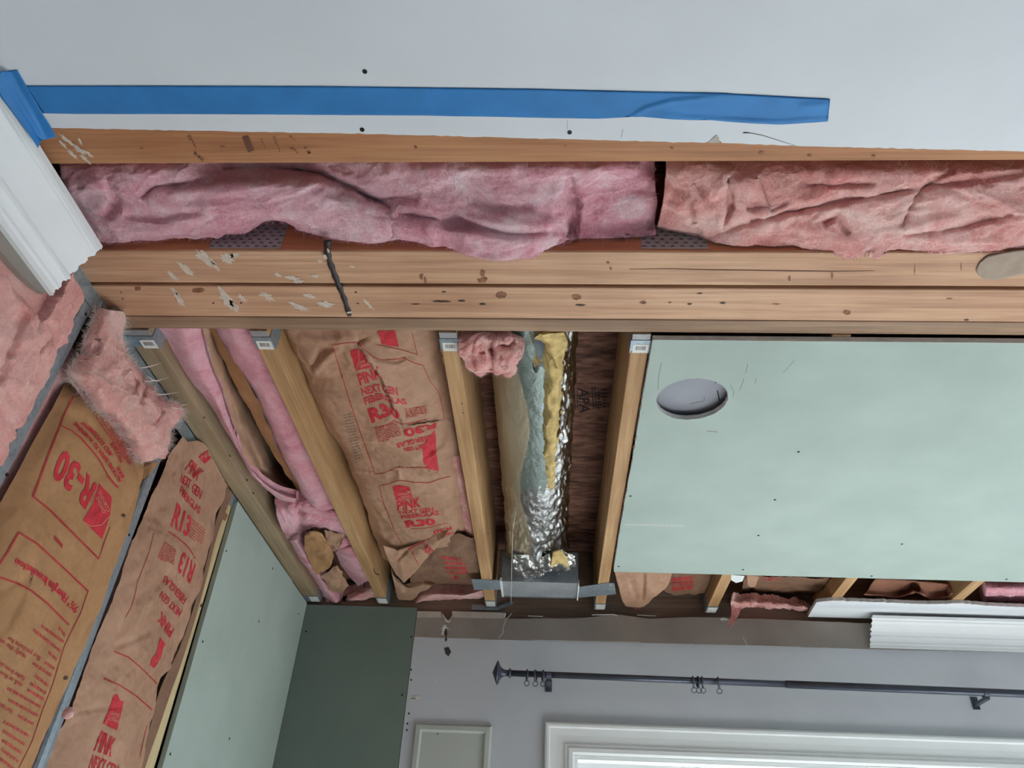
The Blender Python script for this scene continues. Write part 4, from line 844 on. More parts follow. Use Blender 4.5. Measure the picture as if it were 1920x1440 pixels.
# --- paper-faced batts on the left wall
r = [O([(135, 695), (70, 815), (0, 945), (-90, 1110), (-190, 1300), (-270, 1480)], -.008), O([(180, 715), (122, 830), (60, 955), (-20, 1120), (-100, 1300), (-170, 1480)], .016), O([(235, 790), (195, 885), (142, 1000), (85, 1130), (20, 1290), (-60, 1480)], .022),
     O([(262, 858), (236, 925), (206, 1005), (168, 1110), (112, 1255), (30, 1480)], .012), O([(281, 868), (262, 915), (246, 985), (214, 1065), (190, 1140), (160, 1212), (136, 1258), (116, 1305), (84, 1378), (40, 1480)], .002)]
r = ext(r, 520)
bE = thing('insulation_batt', cpt(r, 'x', XW), 'brown paper-faced wall batt printed R-30 in red', 'insulation', IB)
LE_ = Loft(r, 'x', XW, 210, 110, [('v', [(120, 690), (200, 755), (262, 850), (292, 872)], 26, .022, 1), ('c', [(225, 915), (205, 990), (165, 1110), (118, 1225), (70, 1350), (30, 1450)], 5, -.003), ('c', [(275, 880), (240, 960), (228, 990)], 8, .006), ('v', [(0, 1190), (25, 1150), (40, 1120), (60, 1060)], 9, .005), ('v', [(90, 760), (140, 790), (200, 820)], 14, .004), ('v', [(0, 1110), (30, 1090), (60, 1085)], 9, .004), ('c', [(140, 1220), (155, 1190), (170, 1165)], 7, .005)], d_paper(0.0040, 10, 1, ('y', 'z')), 0.0, vs=[0, .3, .65, .86, 1], clamp=caps(lim('x', lo=XW + 0.0006, when=lambda P: P[..., 1] > 1.484), lim('x', lo=XW + 0.0006, when=lambda P: P[..., 1] < 1.101))); LE_.build('paper_facing', 'kraft_tan', bE)
hbox(-1.018, XW - 0.022, 1.103, 1.486, -0.60, 0.93, 0.01).build('wool', 'pink_salmon', bE)
bvE = LE_.bvh(); e = 0.0014
def prints(bv, parent, shapes, name, mat, kind=None, eps=0.0014):
    for sh in (shapes if kind is None else [shapes]):
        mb = lay([sh] if kind is None else sh, bv, eps)
        if mb.f: mb.build(name, mat, parent, kind=kind)
prints(bvE, bE, [stroke([(153, 716), (135, 748), (118, 782), (113, 797), (90, 855), (62, 931)], [2.2, 4]), stroke([(62, 931), (92, 955), (140, 1003), (185, 1048)], 3.6), stroke([(185, 1048), (196, 1015), (206, 988)], 1.2), stroke([(112, 797), (135, 808), (152, 822), (172, 845), (186, 862), (200, 888)], [2, 3.5, 2]), stroke([(200, 890), (212, 905), (221, 914)], 4),
                 stroke([(-4, 1062), (14, 1035), (35, 998)], 3.6), stroke([(35, 998), (70, 1020), (105, 1052), (140, 1085), (165, 1109)], 3.6), stroke([(165, 1109), (150, 1152), (120, 1212), (112, 1240), (98, 1285), (80, 1330), (60, 1390), (35, 1440)], 1.2), stroke([(-5, 1081), (28, 1092), (58, 1107), (88, 1131), (129, 1172)], 3.6)], 'printed_line', 'print_line')
prints(bvE, bE, [text('R-30', [(181, 912), (148, 872), (116, 842)], (-21, 43), (-20, 50), bold=0.035, cell=0.12)], 'printed_text', 'print_red')
prints(bvE, bE, [text('AUTION: REFER TO WARNING', [(229, 902), (208, 868), (178, 828), (142, 791)], (-6, 4)), text('ARD STATEMENT', [(213, 853), (182, 812), (156, 789)], (-7, 4)), text('PACKAGE', [(231, 865), (224, 850), (210, 829)], (-6, 3)),
                 text('9½" Fiberglas', [(148, 1140), (128, 1118), (93, 1087)], (-8, 11), (-5, 15), bold=0.03), text('Insulation', [(90, 1084), (60, 1063), (30, 1047)], (-5, 15), (-5, 11), bold=0.03)], 'printed_text', 'print_red')
prints(bvE, bE, [poly2([(185, 906), (209, 932), (206, 966), (191, 1011), (155, 976), (172, 948)], 6)], 'printed_emblem', 'print_red')
prints(bvE, bE, [stroke([(156, 978), (170, 987), (190, 984), (206, 966)], 1.1), stroke([(183, 908), (176, 930), (172, 946)], 1.0), text('OWENS', [(198, 960), (184, 930)], (-6, 3), bold=0.0), text('CORNING', [(206, 957), (188, 919)], (-6, 3), bold=0.0)], 'emblem_lettering', 'print_tan', eps=0.0022)
body = {4: ('See package for', .22, .80), 5: ('apply this side', .45, .98), 7: ('facing from any', .42, .99), 8: ('wall, or floor', .45, .95), 11: ('fiberglass', .55, .95)}
bl = [((124, 1188), (109, 1168)), ((121, 1200), (66, 1160)), ((115, 1217), (46, 1162)), ((108, 1234), (88, 1213)), ((104, 1250), (-6, 1178)), ((98, 1263), (-6, 1192)), ((92, 1282), (60, 1257)), ((88, 1296), (-4, 1238)), ((84, 1308), (-4, 1254)), ((78, 1322), (-6, 1274)), ((72, 1338), (0, 1298)), ((64, 1354), (-4, 1315)), ((56, 1376), (-6, 1340)), ((48, 1392), (-6, 1358)), ((42, 1408), (-6, 1376)), ((36, 1424), (-6, 1394)), ((30, 1440), (-6, 1412))]
for n_, (a, c_) in enumerate(bl):
    a, c_ = np.array(a, float), np.array(c_, float); up_ = np.array([-4.2, 7.6]); at_ = lambda q: a + (c_ - a) * q
    w0, w1 = (body[n_][1], body[n_][2]) if n_ in body else (1.0, 1.0)
    if n_ in body: prints(bvE, bE, [text(body[n_][0], [at_(w0 + .02), at_(w1)], up_, bold=0.018, cell=0.8)], 'printed_text', 'print_faint')
    prints(bvE, bE, dashes([at_(0), at_(w0), at_(w0) + up_, at_(0) + up_], 1, n_ + 40, 0.62, 3, 8) + dashes([at_(0.5 * w0), at_(w0), at_(w0) + up_, at_(0.5 * w0) + up_], 1, n_ + 70, 0.62, 3, 8), 'small_print', 'print_faint', 'stuff')
prints(bvE, bE, dashes([(235, 893), (214, 855), (207, 859), (228, 897)], 1, 77, 0.8, 4, 7), 'small_print', 'print_red', 'stuff')
prints(bvE, bE, dashes([(175, 780), (240, 872), (246, 866), (222, 792)], 5, 2, 0.5), 'small_print', 'print_faint', 'stuff')
prints(bvE, bE, dashes([(102, 1001), (134, 1037), (131, 1042), (101, 1010)], 1, 3, 0.95, 4, 6), 'small_print', 'print_line', 'stuff')
prints(bvE, bE, [poly2(blob(123, 1271, 4, 4, 0, 4, rough=0.15), 4), poly2(blob(231, 966, 4, 3, 0, 5), 4)], 'punched_spot', 'knot_dark')
# second wall batt
r = [[(318, 852, 0), (303, 890, -.004), (284, 930, -.004), (270, 972, -.004), (246, 1022, -.004), (216, 1110, -.004), (176, 1215, -.004), (141, 1300, -.004), (106, 1390, -.004), (70, 1480, -.004)], O([(342, 818), (330, 900), (315, 960), (290, 1050), (260, 1150), (220, 1270), (180, 1380), (145, 1480)], .012), O([(388, 838), (380, 920), (360, 1000), (335, 1100), (300, 1210), (262, 1330), (212, 1480)], .014),
     O([(434, 892), (426, 925), (405, 965), (388, 1060), (366, 1130), (330, 1240), (300, 1275), (286, 1350), (263, 1440), (250, 1480)], .004)]
r = ext(r, 520); qs = [resample(q, 60) for q in r]
def _mid(a, c, t_, first): m_ = a * (1 - t_) + c * t_; return [first + (float(m_[0][2]),)] + [tuple(x) for x in m_[2:]]
r = [r[0], _mid(qs[0], qs[1], .5, (330, 836)), r[1], _mid(qs[1], qs[2], .35, (352, 829)), _mid(qs[1], qs[2], .7, (370, 826)), r[2], _mid(qs[2], qs[3], .35, (398, 852)), _mid(qs[2], qs[3], .7, (418, 862)), r[3]]
bF = thing('insulation_batt', cpt(r, 'x', XW), 'brown paper-faced wall batt printed R13 in red', 'insulation', IB)
LF = Loft(r, 'x', XW, 230, 80, [('v', [(250, 1130), (300, 1090), (330, 1070)], 9, .004), ('c', [(215, 1215), (290, 1180)], 8, .004), ('c', [(140, 1335), (185, 1328), (230, 1325)], 5, .004), ('v', [(330, 1000), (280, 960)], 10, .004), ('c', [(320, 890), (360, 850)], 6, .003), ('c', [(275, 985), (300, 995), (320, 1000)], 4, .003)], d_paper(0.0050, 13, 4, ('y', 'z'), 0.35), 0.0, sm=2, clamp=caps(bay(y0=1.524, y1=1.887, xin=XW + 0.0005), lim('z', hi=ZC + 1.0375), lim('x', lo=XW + 0.0025, when=lambda P: P[..., 2] > ZC + 1.0035)), crisp=True); LF.build('paper_facing', 'kraft', bF)
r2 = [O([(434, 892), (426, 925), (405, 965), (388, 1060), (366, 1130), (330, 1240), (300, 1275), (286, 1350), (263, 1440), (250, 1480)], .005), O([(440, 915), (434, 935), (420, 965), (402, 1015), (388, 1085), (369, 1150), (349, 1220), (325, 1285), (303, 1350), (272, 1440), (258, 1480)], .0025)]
Loft(ext(r2, 520), 'x', XW, 90, 8, (), d_paper(0.0008, 14, 6, ('y', 'z')), 0, clamp=caps(lim('z', hi=ZC + 1.0375), lim('x', lo=XW + 0.0025))).build('paper_flange', 'kraft_dark', bF)  # dark kraft paints the shadow lying on this flange
r2 = [O([(236, 1010), (206, 1112), (166, 1216), (131, 1301), (96, 1391), (60, 1480)], -.03), O([(250, 1012), (222, 1108), (182, 1214), (147, 1300), (112, 1390), (76, 1480)], -.008)]
LFw = Loft(ext(r2, 520), 'x', XW, 80, 8, (), d_wool(0.004, 5.0), 0, clamp=bay(y0=1.524, y1=1.887, xin=XW + 0.0005)); LFw.build('wool', 'pink_salmon', bF)
bvF = LF.bvh()
PT = [text('PINK', [(346, 880), (369, 902)], (14, -18), bold=0.02), text('NEXT', [(337, 904), (355, 916)], (4, -16), bold=0.02), text('GEN', [(358, 921), (375, 936)], (5, -16), bold=0.02), text('FIBERGLAS', [(337, 924), (350, 942), (373, 965)], (3, -14), bold=0.02), text('R13', [(320, 985), (352, 1006)], (12, -42), (8, -34), bold=0.03),
      text('R13', [(367, 1060), (342, 1034)], (-11, 34), (-10, 36), bold=0.03), text('FIBERGLAS', [(350, 1122), (328, 1096), (310, 1078)], (-6, 12), bold=0.02), text('NEXT GEN', [(341, 1146), (320, 1124), (304, 1108)], (-6, 12), bold=0.02), text('PINK', [(326, 1180), (302, 1146)], (-8, 17), bold=0.03),
      text('PINK', [(176, 1406), (208, 1418)], (14, -36), (10, -32), bold=0.03), text('NEXT GEN', [(166, 1440), (215, 1462)], (8, -26), bold=0.02)]
prints(bvF, bF, PT, 'printed_text', 'print_red')
prints(bvF, bF, [poly2([(371, 856), (392, 842), (399, 840), (403, 852), (383, 870)], 6), poly2([(300, 1195), (310, 1208), (305, 1216), (302, 1232), (294, 1246), (288, 1253), (281, 1247), (285, 1234), (293, 1226)], 6), poly2([(213, 1303), (220, 1301), (225, 1313), (232, 1315), (219, 1370), (193, 1357), (203, 1332)], 6)], 'printed_emblem', 'print_red')
prints(bvF, bF, [text('OWENS', [(377, 862), (395, 848)], (-2, -5), bold=0.0), text('CORNING', [(203, 1350), (222, 1356)], (2, -6), bold=0.0), text('OWENS', [(205, 1340), (222, 1344)], (2, -6), bold=0.0), stroke([(196, 1358), (204, 1345), (222, 1345)], 0.8)], 'emblem_lettering', 'print_tan', eps=0.0022)
prints(bvF, bF, [stroke([(314, 996), (335, 1010), (352, 1025), (366, 1047)], 2.2), stroke([(213, 1221), (240, 1232), (262, 1250), (297, 1285)], 2.4), stroke([(194, 1272), (225, 1285), (255, 1305), (285, 1331)], 2.6), stroke([(288, 1000), (280, 1035), (268, 1065), (258, 1090), (252, 1120), (245, 1140), (235, 1158)], 0.9), stroke([(275, 1360), (262, 1420)], 0.9)], 'printed_line', 'print_line')
prints(bvF, bF, dashes([(360, 972), (385, 992), (378, 1028), (352, 1006)], 7, 5, 0.45), 'small_print', 'print_faint', 'stuff')
prints(bvF, bF, dashes([(308, 1014), (330, 1030), (325, 1064), (294, 1046)], 9, 6, 0.5), 'small_print', 'print_line', 'stuff')
# --- first ceiling bay: folded batts
r = [O([(296, 612), (326, 660), (346, 705), (386, 745), (422, 805), (448, 850), (472, 892), (502, 920), (530, 940), (552, 944)], -.03), O([(330, 612), (352, 660), (372, 700), (402, 745), (430, 800), (454, 852), (480, 896), (508, 918), (536, 934), (556, 938)], -.008), O([(376, 612), (387, 660), (397, 692), (416, 735), (424, 768), (443, 822), (464, 872), (492, 903), (522, 922), (560, 930)], -.022)]
q0, q2 = resample(r[0], 60), resample(r[2], 60); r[1] = [(a[0], a[1], -.008) for a in (q0 + q2) / 2]
bG = thing('insulation_batt', cpt(r, 'z', HJ), 'folded batt with a thin pink lip and brown paper face beside the grey joist', 'insulation', IB)
LG = Loft(r, 'z', HJ, 130, 26, (), d_wool(0.0035, 41.0), 0.015, clamp=bay(x0=-0.869, x1=-0.650, y0=1.199, y1=2.770)); LG.build('wool', 'pink_roll', bG); fuzz(LG, bG, 'magenta_fibre', 1200, (0.004, 0.014), 0.0003, 6, 0.4, 0.6)
r = [O([(372, 612), (383, 660), (393, 692), (412, 735), (420, 768), (440, 822), (461, 872), (489, 903), (519, 922), (555, 930)], -.024), O([(392, 614), (404, 660), (420, 705), (440, 750), (450, 790), (470, 840), (490, 880), (512, 900), (532, 915), (556, 922)], -.05), O([(405, 614), (425, 670), (452, 730), (475, 790), (498, 845), (515, 880), (532, 900), (548, 910), (560, 916)], -.12)]
Loft(r, 'z', HJ, 90, 30, [('v', [(425, 735), (440, 790), (470, 850)], 6, .010), ('v', [(455, 800), (490, 880), (535, 910)], 6, .012)], d_paper(0.005, 12, 2), 0, clamp=bay(x0=-0.869, x1=-0.650, y0=1.199, y1=2.770)).build('paper_facing', 'kraft', bG)
r = [O([(402, 612), (430, 668), (456, 700), (481, 742), (492, 770), (511, 822), (536, 872), (566, 926), (582, 955)], -.05), O([(430, 612), (455, 660), (478, 700), (500, 745), (512, 780), (534, 830), (560, 885), (588, 935), (600, 956)], -.018), O([(470, 612), (495, 655), (512, 690), (538, 740), (556, 780), (578, 830), (602, 890), (626, 945), (632, 958)], -.035), O([(500, 612), (520, 655), (545, 700), (565, 745), (585, 785), (607, 840), (632, 900), (650, 950), (655, 960)], -.08)]
bH = thing('insulation_batt', cpt(r, 'z', HJ), 'smooth rolled pink batt running along the second joist', 'insulation', IB)
LH = Loft(r, 'z', HJ, 130, 40, [('v', [(452, 630), (475, 680)], 10, .004)], d_wool(0.0045, 51.0), 0.03, clamp=bay(x0=-0.869, x1=-0.650, y0=1.199, y1=2.770)); LH.build('wool', 'pink_roll', bH); fuzz(LH, bH, 'magenta_fibre', 1500, (0.004, 0.012), 0.0003, 7, 0.4, 0.5)
r = [O([(394, 614), (418, 676), (442, 722), (470, 775), (498, 826), (522, 868), (545, 900), (566, 930)], -.06), O([(404, 614), (432, 672), (459, 706), (484, 748), (496, 778), (516, 830), (540, 878), (570, 930)], -.036)]
Loft(r, 'z', HJ, 90, 10, (), d_paper(0.004, 16, 3), 0, clamp=bay(x0=-0.869, x1=-0.650, y0=1.199, y1=2.770)).build('paper_flap', 'kraft_tan', bH)
# crushed batt end in the corner
bI = thing('insulation_batt', tuple(pz(610, 1040)), 'crushed pink and brown batt end above the corner of the green boards', 'insulation', IB)
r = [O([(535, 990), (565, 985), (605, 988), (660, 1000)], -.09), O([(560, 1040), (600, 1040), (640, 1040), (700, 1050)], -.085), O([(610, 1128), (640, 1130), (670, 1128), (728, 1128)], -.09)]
Loft(r, 'z', HJ, 40, 40, (), d_paper(0.010, 14, 31), 0.02, clamp=bay(x0=-0.869, x1=-0.650, y0=1.199, y1=2.770)).build('paper_facing', 'kraft_dark', bI)  # back sheet in dark kraft, its tone painting the shade of the hollow
r = [O([(514, 936), (545, 934), (580, 940), (612, 945), (640, 956)], -.035), O([(518, 962), (545, 956), (580, 958), (620, 966), (655, 980)], -.008), O([(526, 985), (548, 978), (578, 974), (615, 982), (655, 1000)], -.006), O([(534, 1008), (552, 1008), (566, 998), (590, 984), (622, 994), (648, 1004)], -.03)]
LI = Loft(r, 'z', HJ, 90, 50, [('v', [(560, 950), (562, 980), (572, 998)], 7, .018), ('v', [(548, 957), (590, 962), (640, 985)], 6, .008)], d_wool(0.009, 61.0, (1.5, 1.5, 1.5)), 0.03, clamp=bay(x0=-0.869, x1=-0.650, y0=1.199, y1=2.770)); LI.build('wool', 'pink_roll', bI); fuzz(LI, bI, 'magenta_fibre', 900, (0.005, 0.016), 0.0003, 8, 0.5, 0.4)
r = [O([(540, 1014), (554, 1042), (572, 1066), (592, 1092), (606, 1116), (618, 1138)], -.03), O([(553, 1012), (566, 1036), (582, 1062), (600, 1088), (616, 1110), (632, 1130)], .002), O([(570, 1006), (582, 1034), (596, 1064), (610, 1086), (630, 1106), (648, 1122)], -.035)]
Lt = Loft(r, 'z', HJ, 70, 30, [('v', [(575, 1062), (600, 1070)], 5, .008)], d_wool(0.007, 63.0, (1.5, 1.5, 1.5)), 0.03, clamp=bay(x0=-0.869, x1=-0.650, y0=1.199, y1=2.770)); Lt.build('wool_tongue', 'pink_roll', bI); fuzz(Lt, bI, 'magenta_fibre', 500, (0.005, 0.014), 0.0003, 14, 0.5, 0.4)
r = [O([(604, 1112), (625, 1120), (645, 1116), (668, 1106), (700, 1092)], -.04), O([(612, 1126), (632, 1130), (652, 1127), (675, 1116), (708, 1106)], -.008), O([(622, 1138), (642, 1143), (660, 1137), (688, 1128), (722, 1118)], -.03)]
Lt = Loft(r, 'z', HJ, 60, 24, (), d_wool(0.009, 65.0, (1.8, 1.8, 1.8)), 0.03, clamp=bay(x0=-0.869, x1=-0.650, y0=1.199, y1=2.770)); Lt.build('wool_edge', 'pink_salmon', bI); fuzz(Lt, bI, 'pink_fibre', 500, (0.005, 0.014), 0.0003, 15, 0.5, 0.4)
r = [O([(628, 1038), (640, 1062), (655, 1082), (672, 1098)], -.05), O([(640, 1020), (658, 1042), (674, 1066), (690, 1090)], -.018), O([(652, 998), (680, 1026), (698, 1058), (712, 1090)], -.05)]
Lt = Loft(r, 'z', HJ, 50, 26, [('c', [(636, 1028), (660, 1020)], 5, .008)], d_wool(0.006, 67.0), 0.03, clamp=bay(x0=-0.869, x1=-0.650, y0=1.199, y1=2.770)); Lt.build('wool_roll', 'pink_roll', bI)
r = [O([(572, 1003), (582, 996), (592, 996), (606, 1005), (618, 1022)], .004), O([(570, 1030), (585, 1030), (600, 1032), (615, 1036), (626, 1042)], .014), O([(590, 1074), (596, 1077), (606, 1074), (616, 1066), (625, 1050)], .002)]
Loft(r, 'z', HJ, 30, 26, (), d_paper(0.006, 30, 5), 0, sm=0, crisp=True, clamp=bay(x0=-0.869, x1=-0.650, y0=1.199, y1=2.770)).build('paper_fold', 'kraft_tan', bI)
r = [O([(608, 995), (630, 1000), (648, 1002)], -.012), O([(615, 1022), (628, 1025), (640, 1015)], -.004), O([(622, 1032), (630, 1033), (636, 1025)], -.03)]
Loft(r, 'z', HJ, 20, 16, (), d_paper(0.006, 34, 7), 0, sm=0, crisp=True, clamp=bay(x0=-0.869, x1=-0.650, y0=1.199, y1=2.770)).build('paper_fold', 'kraft', bI)
r = [O([(602, 1080), (615, 1072), (632, 1060), (640, 1075)], -.01), O([(612, 1095), (625, 1098), (638, 1100), (650, 1092)], .004), O([(618, 1115), (632, 1112), (640, 1112), (655, 1100)], -.02)]
Loft(r, 'z', HJ, 24, 20, (), d_paper(0.007, 30, 9), 0, sm=0, crisp=True, clamp=bay(x0=-0.869, x1=-0.650, y0=1.199, y1=2.770)).build('paper_fold', 'kraft', bI)
# --- second ceiling bay: printed paper batt
r = [O([(526, 612), (536, 640), (548, 660), (571, 712), (592, 762), (607, 792), (641, 842), (656, 882), (672, 915), (690, 970), (706, 1020), (722, 1052)], -.075), O([(556, 612), (572, 660), (600, 720), (625, 775), (655, 825), (685, 880), (705, 930), (725, 985), (745, 1045)], -.035), O([(660, 612), (672, 650), (695, 710), (720, 770), (745, 830), (760, 880), (775, 930), (790, 985), (800, 1030)], -.012), O([(770, 612), (785, 660), (805, 710), (825, 770), (838, 830), (840, 880), (845, 940), (855, 1000), (862, 1025)], -.022), O([(846, 612), (852, 660), (862, 720), (875, 790), (886, 860), (896, 930), (905, 1000), (912, 1040)], -.075)]
bJ = thing('insulation_batt', cpt(r, 'z', HJ), 'brown paper-faced ceiling batt printed R30 between two joists', 'insulation', IB)
cz = [('s', [(760, 812), (735, 755), (715, 715), (690, 672), (672, 642)], 26, 0.0162), ('c', [(672, 640), (705, 672), (745, 677), (760, 670)], 8, 0.0081), ('s', [(842, 888), (760, 878), (705, 890), (655, 886)], 22, 0.0135), ('c', [(588, 690), (600, 660), (622, 648)], 12, 0.0135), ('c', [(582, 720), (592, 690), (640, 650)], 10, -0.0081), ('c', [(600, 750), (580, 690), (560, 650)], 8, 0.0081), ('v', [(560, 632), (620, 640), (670, 630)], 10, -0.0081), ('c', [(690, 632), (660, 645)], 9, 0.0081), ('v', [(820, 650), (835, 720), (842, 790)], 10, 0.0081), ('c', [(790, 860), (830, 830), (838, 790)], 8, 0.0068), ('s', [(760, 800), (790, 795), (835, 788)], 12, 0.0054), ('v', [(745, 880), (748, 905)], 7, -0.0068), ('c', [(848, 905), (856, 960), (858, 1005)], 6, 0.0068), ('c', [(690, 930), (730, 1010)], 8, 0.0054)]
LJ = Loft(r, 'z', HJ, 170, 120, cz, d_paper(0.0062, 11, 11), 0.06, vs=[0, .15, .5, .8, 1], sm=3, clamp=bay(x0=-0.608, x1=-0.243, y0=1.199, y1=2.770)); LJ.build('paper_facing', 'kraft', bJ)
bvJ = LJ.bvh()
prints(bvJ, bJ, [poly2([(656, 658), (664, 655), (672, 654), (685, 665), (697, 688), (667, 695)], 5), poly2([(708, 620), (741, 620), (748, 650), (730, 648), (716, 645)], 5), poly2([(815, 805), (817, 820), (818, 850), (823, 883), (800, 878), (793, 866), (793, 845), (790, 838)], 5), poly2([(736, 912), (748, 909), (768, 913), (774, 933), (742, 938)], 5)], 'printed_emblem', 'print_red')
prints(bvJ, bJ, [text('OWENS', [(673, 682), (690, 678)], (-2, -5), bold=0.0), text('CORNING', [(672, 690), (694, 684)], (-2, -5), bold=0.0), text('OWENS', [(747, 929), (768, 927)], (-1, -4.5), bold=0.0), text('CORNING', [(747, 936), (771, 932)], (-1, -4.5), bold=0.0), stroke([(668, 693), (674, 672), (672, 656)], 0.8)], 'emblem_lettering', 'print_tan', eps=0.0022)
prints(bvJ, bJ, [text('PINK', [(675, 722), (717, 706)], (-6, -20), bold=0.035), text('NEXT GEN', [(680, 741), (710, 733), (747, 741)], (-4, -13), (-3, -14), bold=0.03), text('FIBERGLAS', [(685, 759), (715, 748), (740, 756), (764, 758)], (-4, -13), (-4, -10), bold=0.03), text('R30', [(697, 792), (727, 778), (752, 786)], (-8, -24), (-5, -18), bold=0.045),
                 text('R30', [(819, 793), (790, 799), (755, 805)], (-2, 9), (6, 15), bold=0.04), text('FIBERGLAS', [(812, 815), (780, 822), (743, 832)], (2, 8), (2, 8), bold=0.03), text('NEXT GEN', [(800, 832), (780, 836), (757, 840)], (2, 7), (2, 7), bold=0.03), text('PINK', [(812, 830), (800, 852)], (-8, -8), bold=0.02),
                 text('PINK', [(745, 957), (790, 949)], (-2, -17), bold=0.04), text('NEXT GEN', [(750, 964), (814, 958)], (-2, -6), (-2, -7), bold=0.03), text('FIBERGLAS', [(753, 973), (824, 965)], (-2, -6), (-2, -8), bold=0.03), text('R30', [(762, 988), (817, 983)], (-4, -11), (-2, -11), bold=0.05), text('R30', [(846, 987), (812, 995)], (1, 5), (1, 7), bold=0.03), text('FIBERGLAS', [(850, 996), (800, 1010)], (1, 4), bold=0.02)], 'printed_text', 'print_red')
prints(bvJ, bJ, [stroke([(623, 647), (640, 700), (665, 780), (690, 850), (701, 881)], 1.4), stroke([(623, 647), (645, 643), (669, 642), (680, 652), (700, 670), (718, 675), (745, 673), (757, 670), (775, 680), (794, 685)], 1.2), stroke([(794, 685), (805, 712), (822, 735), (830, 765), (833, 790)], 1.1), stroke([(700, 882), (704, 889), (720, 887), (745, 876), (800, 877)], 1.3), stroke([(700, 802), (712, 800), (728, 795), (740, 788), (752, 795), (775, 793), (800, 786)], 1.2), stroke([(711, 911), (730, 907), (748, 900), (775, 904), (805, 905), (830, 896), (845, 893)], 1.2), stroke([(711, 911), (718, 940), (730, 970), (742, 1000), (754, 1020)], 1.2), stroke([(773, 625), (780, 655), (783, 665)], 1.2), stroke([(706, 646), (750, 655), (783, 665)], 1.1), stroke([(770, 992), (800, 990), (840, 980)], 0.9)], 'printed_line', 'print_line')
prints(bvJ, bJ, dashes([(758, 766), (800, 760), (806, 778), (762, 784)], 6, 8, 0.42, 4, 10), 'small_print', 'print_line', 'stuff')
prints(bvJ, bJ, dashes([(702, 803), (746, 790), (754, 820), (710, 830)], 9, 9, 0.42, 4, 10), 'small_print', 'print_line', 'stuff')
prints(bvJ, bJ, dashes([(644, 776), (660, 773), (680, 866), (668, 870)], 17, 10, 0.28, 1.5, 4), 'stamped_code', 'ink_grey', 'stuff')
# its folded-over tail
r = [O([(718, 1022), (745, 1032), (775, 1022), (812, 1000), (842, 992)], -.012), O([(728, 1050), (752, 1060), (775, 1045), (805, 1025), (835, 1005)], .006), O([(742, 1075), (757, 1093), (770, 1082), (795, 1055), (832, 1010)], .002)]
Lk = Loft(r, 'z', HJ, 60, 30, [('c', [(745, 1032), (752, 1060), (757, 1090)], 8, -.006), ('c', [(765, 1030), (745, 1050)], 5, .006)], d_paper(0.004, 16, 13), 0, sm=1, clamp=bay(x0=-0.608, x1=-0.243, y0=1.199, y1=2.770)); Lk.build('paper_tail', 'kraft', bJ)
prints(Lk.bvh(), bJ, [text('R30', [(793, 1030), (806, 1042)], (8, -10), bold=0.03), stroke([(762, 1020), (775, 1040), (785, 1060)], 1.1), stroke([(766, 1030), (780, 1022), (797, 1014)], 2.4)], 'printed_text', 'print_red')
r = [O([(790, 1050), (830, 1010), (862, 1000), (895, 1010)], -.02), O([(775, 1075), (810, 1055), (850, 1045), (898, 1050)], -.012), O([(770, 1092), (800, 1088), (850, 1075), (900, 1090)], -.03), O([(790, 1108), (820, 1100), (860, 1095), (905, 1108)], -.06)]
Lk = Loft(r, 'z', HJ, 60, 34, [('c', [(775, 1085), (820, 1078), (850, 1082)], 7, -.008)], d_paper(0.007, 13, 15), 0, sm=1, clamp=bay(x0=-0.608, x1=-0.243, y0=1.199, y1=2.770)); Lk.build('paper_tail', 'kraft_dark', bJ)
prints(Lk.bvh(), bJ, dashes([(825, 1040), (865, 1045), (885, 1085), (845, 1088)], 5, 12, 0.6, 4, 12), 'small_print', 'print_line', 'stuff')
r = [O([(732, 1062), (742, 1082), (760, 1096), (790, 1088), (815, 1092)], -.03), O([(738, 1090), (750, 1100), (770, 1108), (790, 1100), (810, 1098)], -.01), O([(744, 1118), (756, 1132), (772, 1128), (788, 1112), (800, 1106)], -.02)]
Loft(r, 'z', HJ, 44, 26, [('c', [(742, 1085), (765, 1110)], 6, .006)], d_paper(0.004, 18, 17), 0, sm=1, clamp=bay(x0=-0.608, x1=-0.243, y0=1.199, y1=2.770)).build('paper_tail', 'kraft', bJ)
r = [O([(776, 1126), (790, 1112), (812, 1106), (840, 1108), (870, 1112), (905, 1098)], -.03), O([(778, 1132), (795, 1121), (815, 1116), (840, 1116), (870, 1118), (908, 1108)], -.004), O([(782, 1140), (800, 1130), (816, 1127), (840, 1126), (870, 1127), (912, 1118)], -.03)]
Lq = Loft(r, 'z', HJ, 70, 18, (), d_wool(0.008, 71.0), 0.03, clamp=bay(x0=-0.608, x1=-0.243, y0=1.199, y1=2.770)); Lq.build('wool', 'pink_salmon', bJ); fuzz(Lq, bJ, 'pink_fibre', 900, (0.005, 0.015), 0.0003, 9, 0.5, 0.4)
r = [O([(838, 850), (846, 900), (853, 940), (862, 990), (880, 1040), (896, 1070)], -.05), O([(848, 850), (862, 900), (872, 945), (884, 990), (898, 1035), (910, 1070)], -.03), O([(872, 850), (888, 905), (898, 950), (906, 1000), (914, 1040), (920, 1070)], -.06)]
Loft(r, 'z', HJ, 70, 18, [('c', [(846, 920), (860, 925), (880, 990)], 6, .008)], d_paper(0.006, 14, 19), 0, clamp=bay(x0=-0.608, x1=-0.243, y0=1.199, y1=2.770)).build('wool_edge', 'pink_salmon', bJ)
r = [O([(822, 648), (828, 670), (832, 690), (838, 712)], -.03), O([(827, 645), (833, 668), (836, 690), (841, 712)], -.012)]
Loft(r, 'z', HJ, 30, 6, (), d_paper(0.004, 60, 21), 0.002, clamp=bay(x0=-0.608, x1=-0.243, y0=1.199, y1=2.770)).build('torn_flange', 'kraft_tan', bJ)
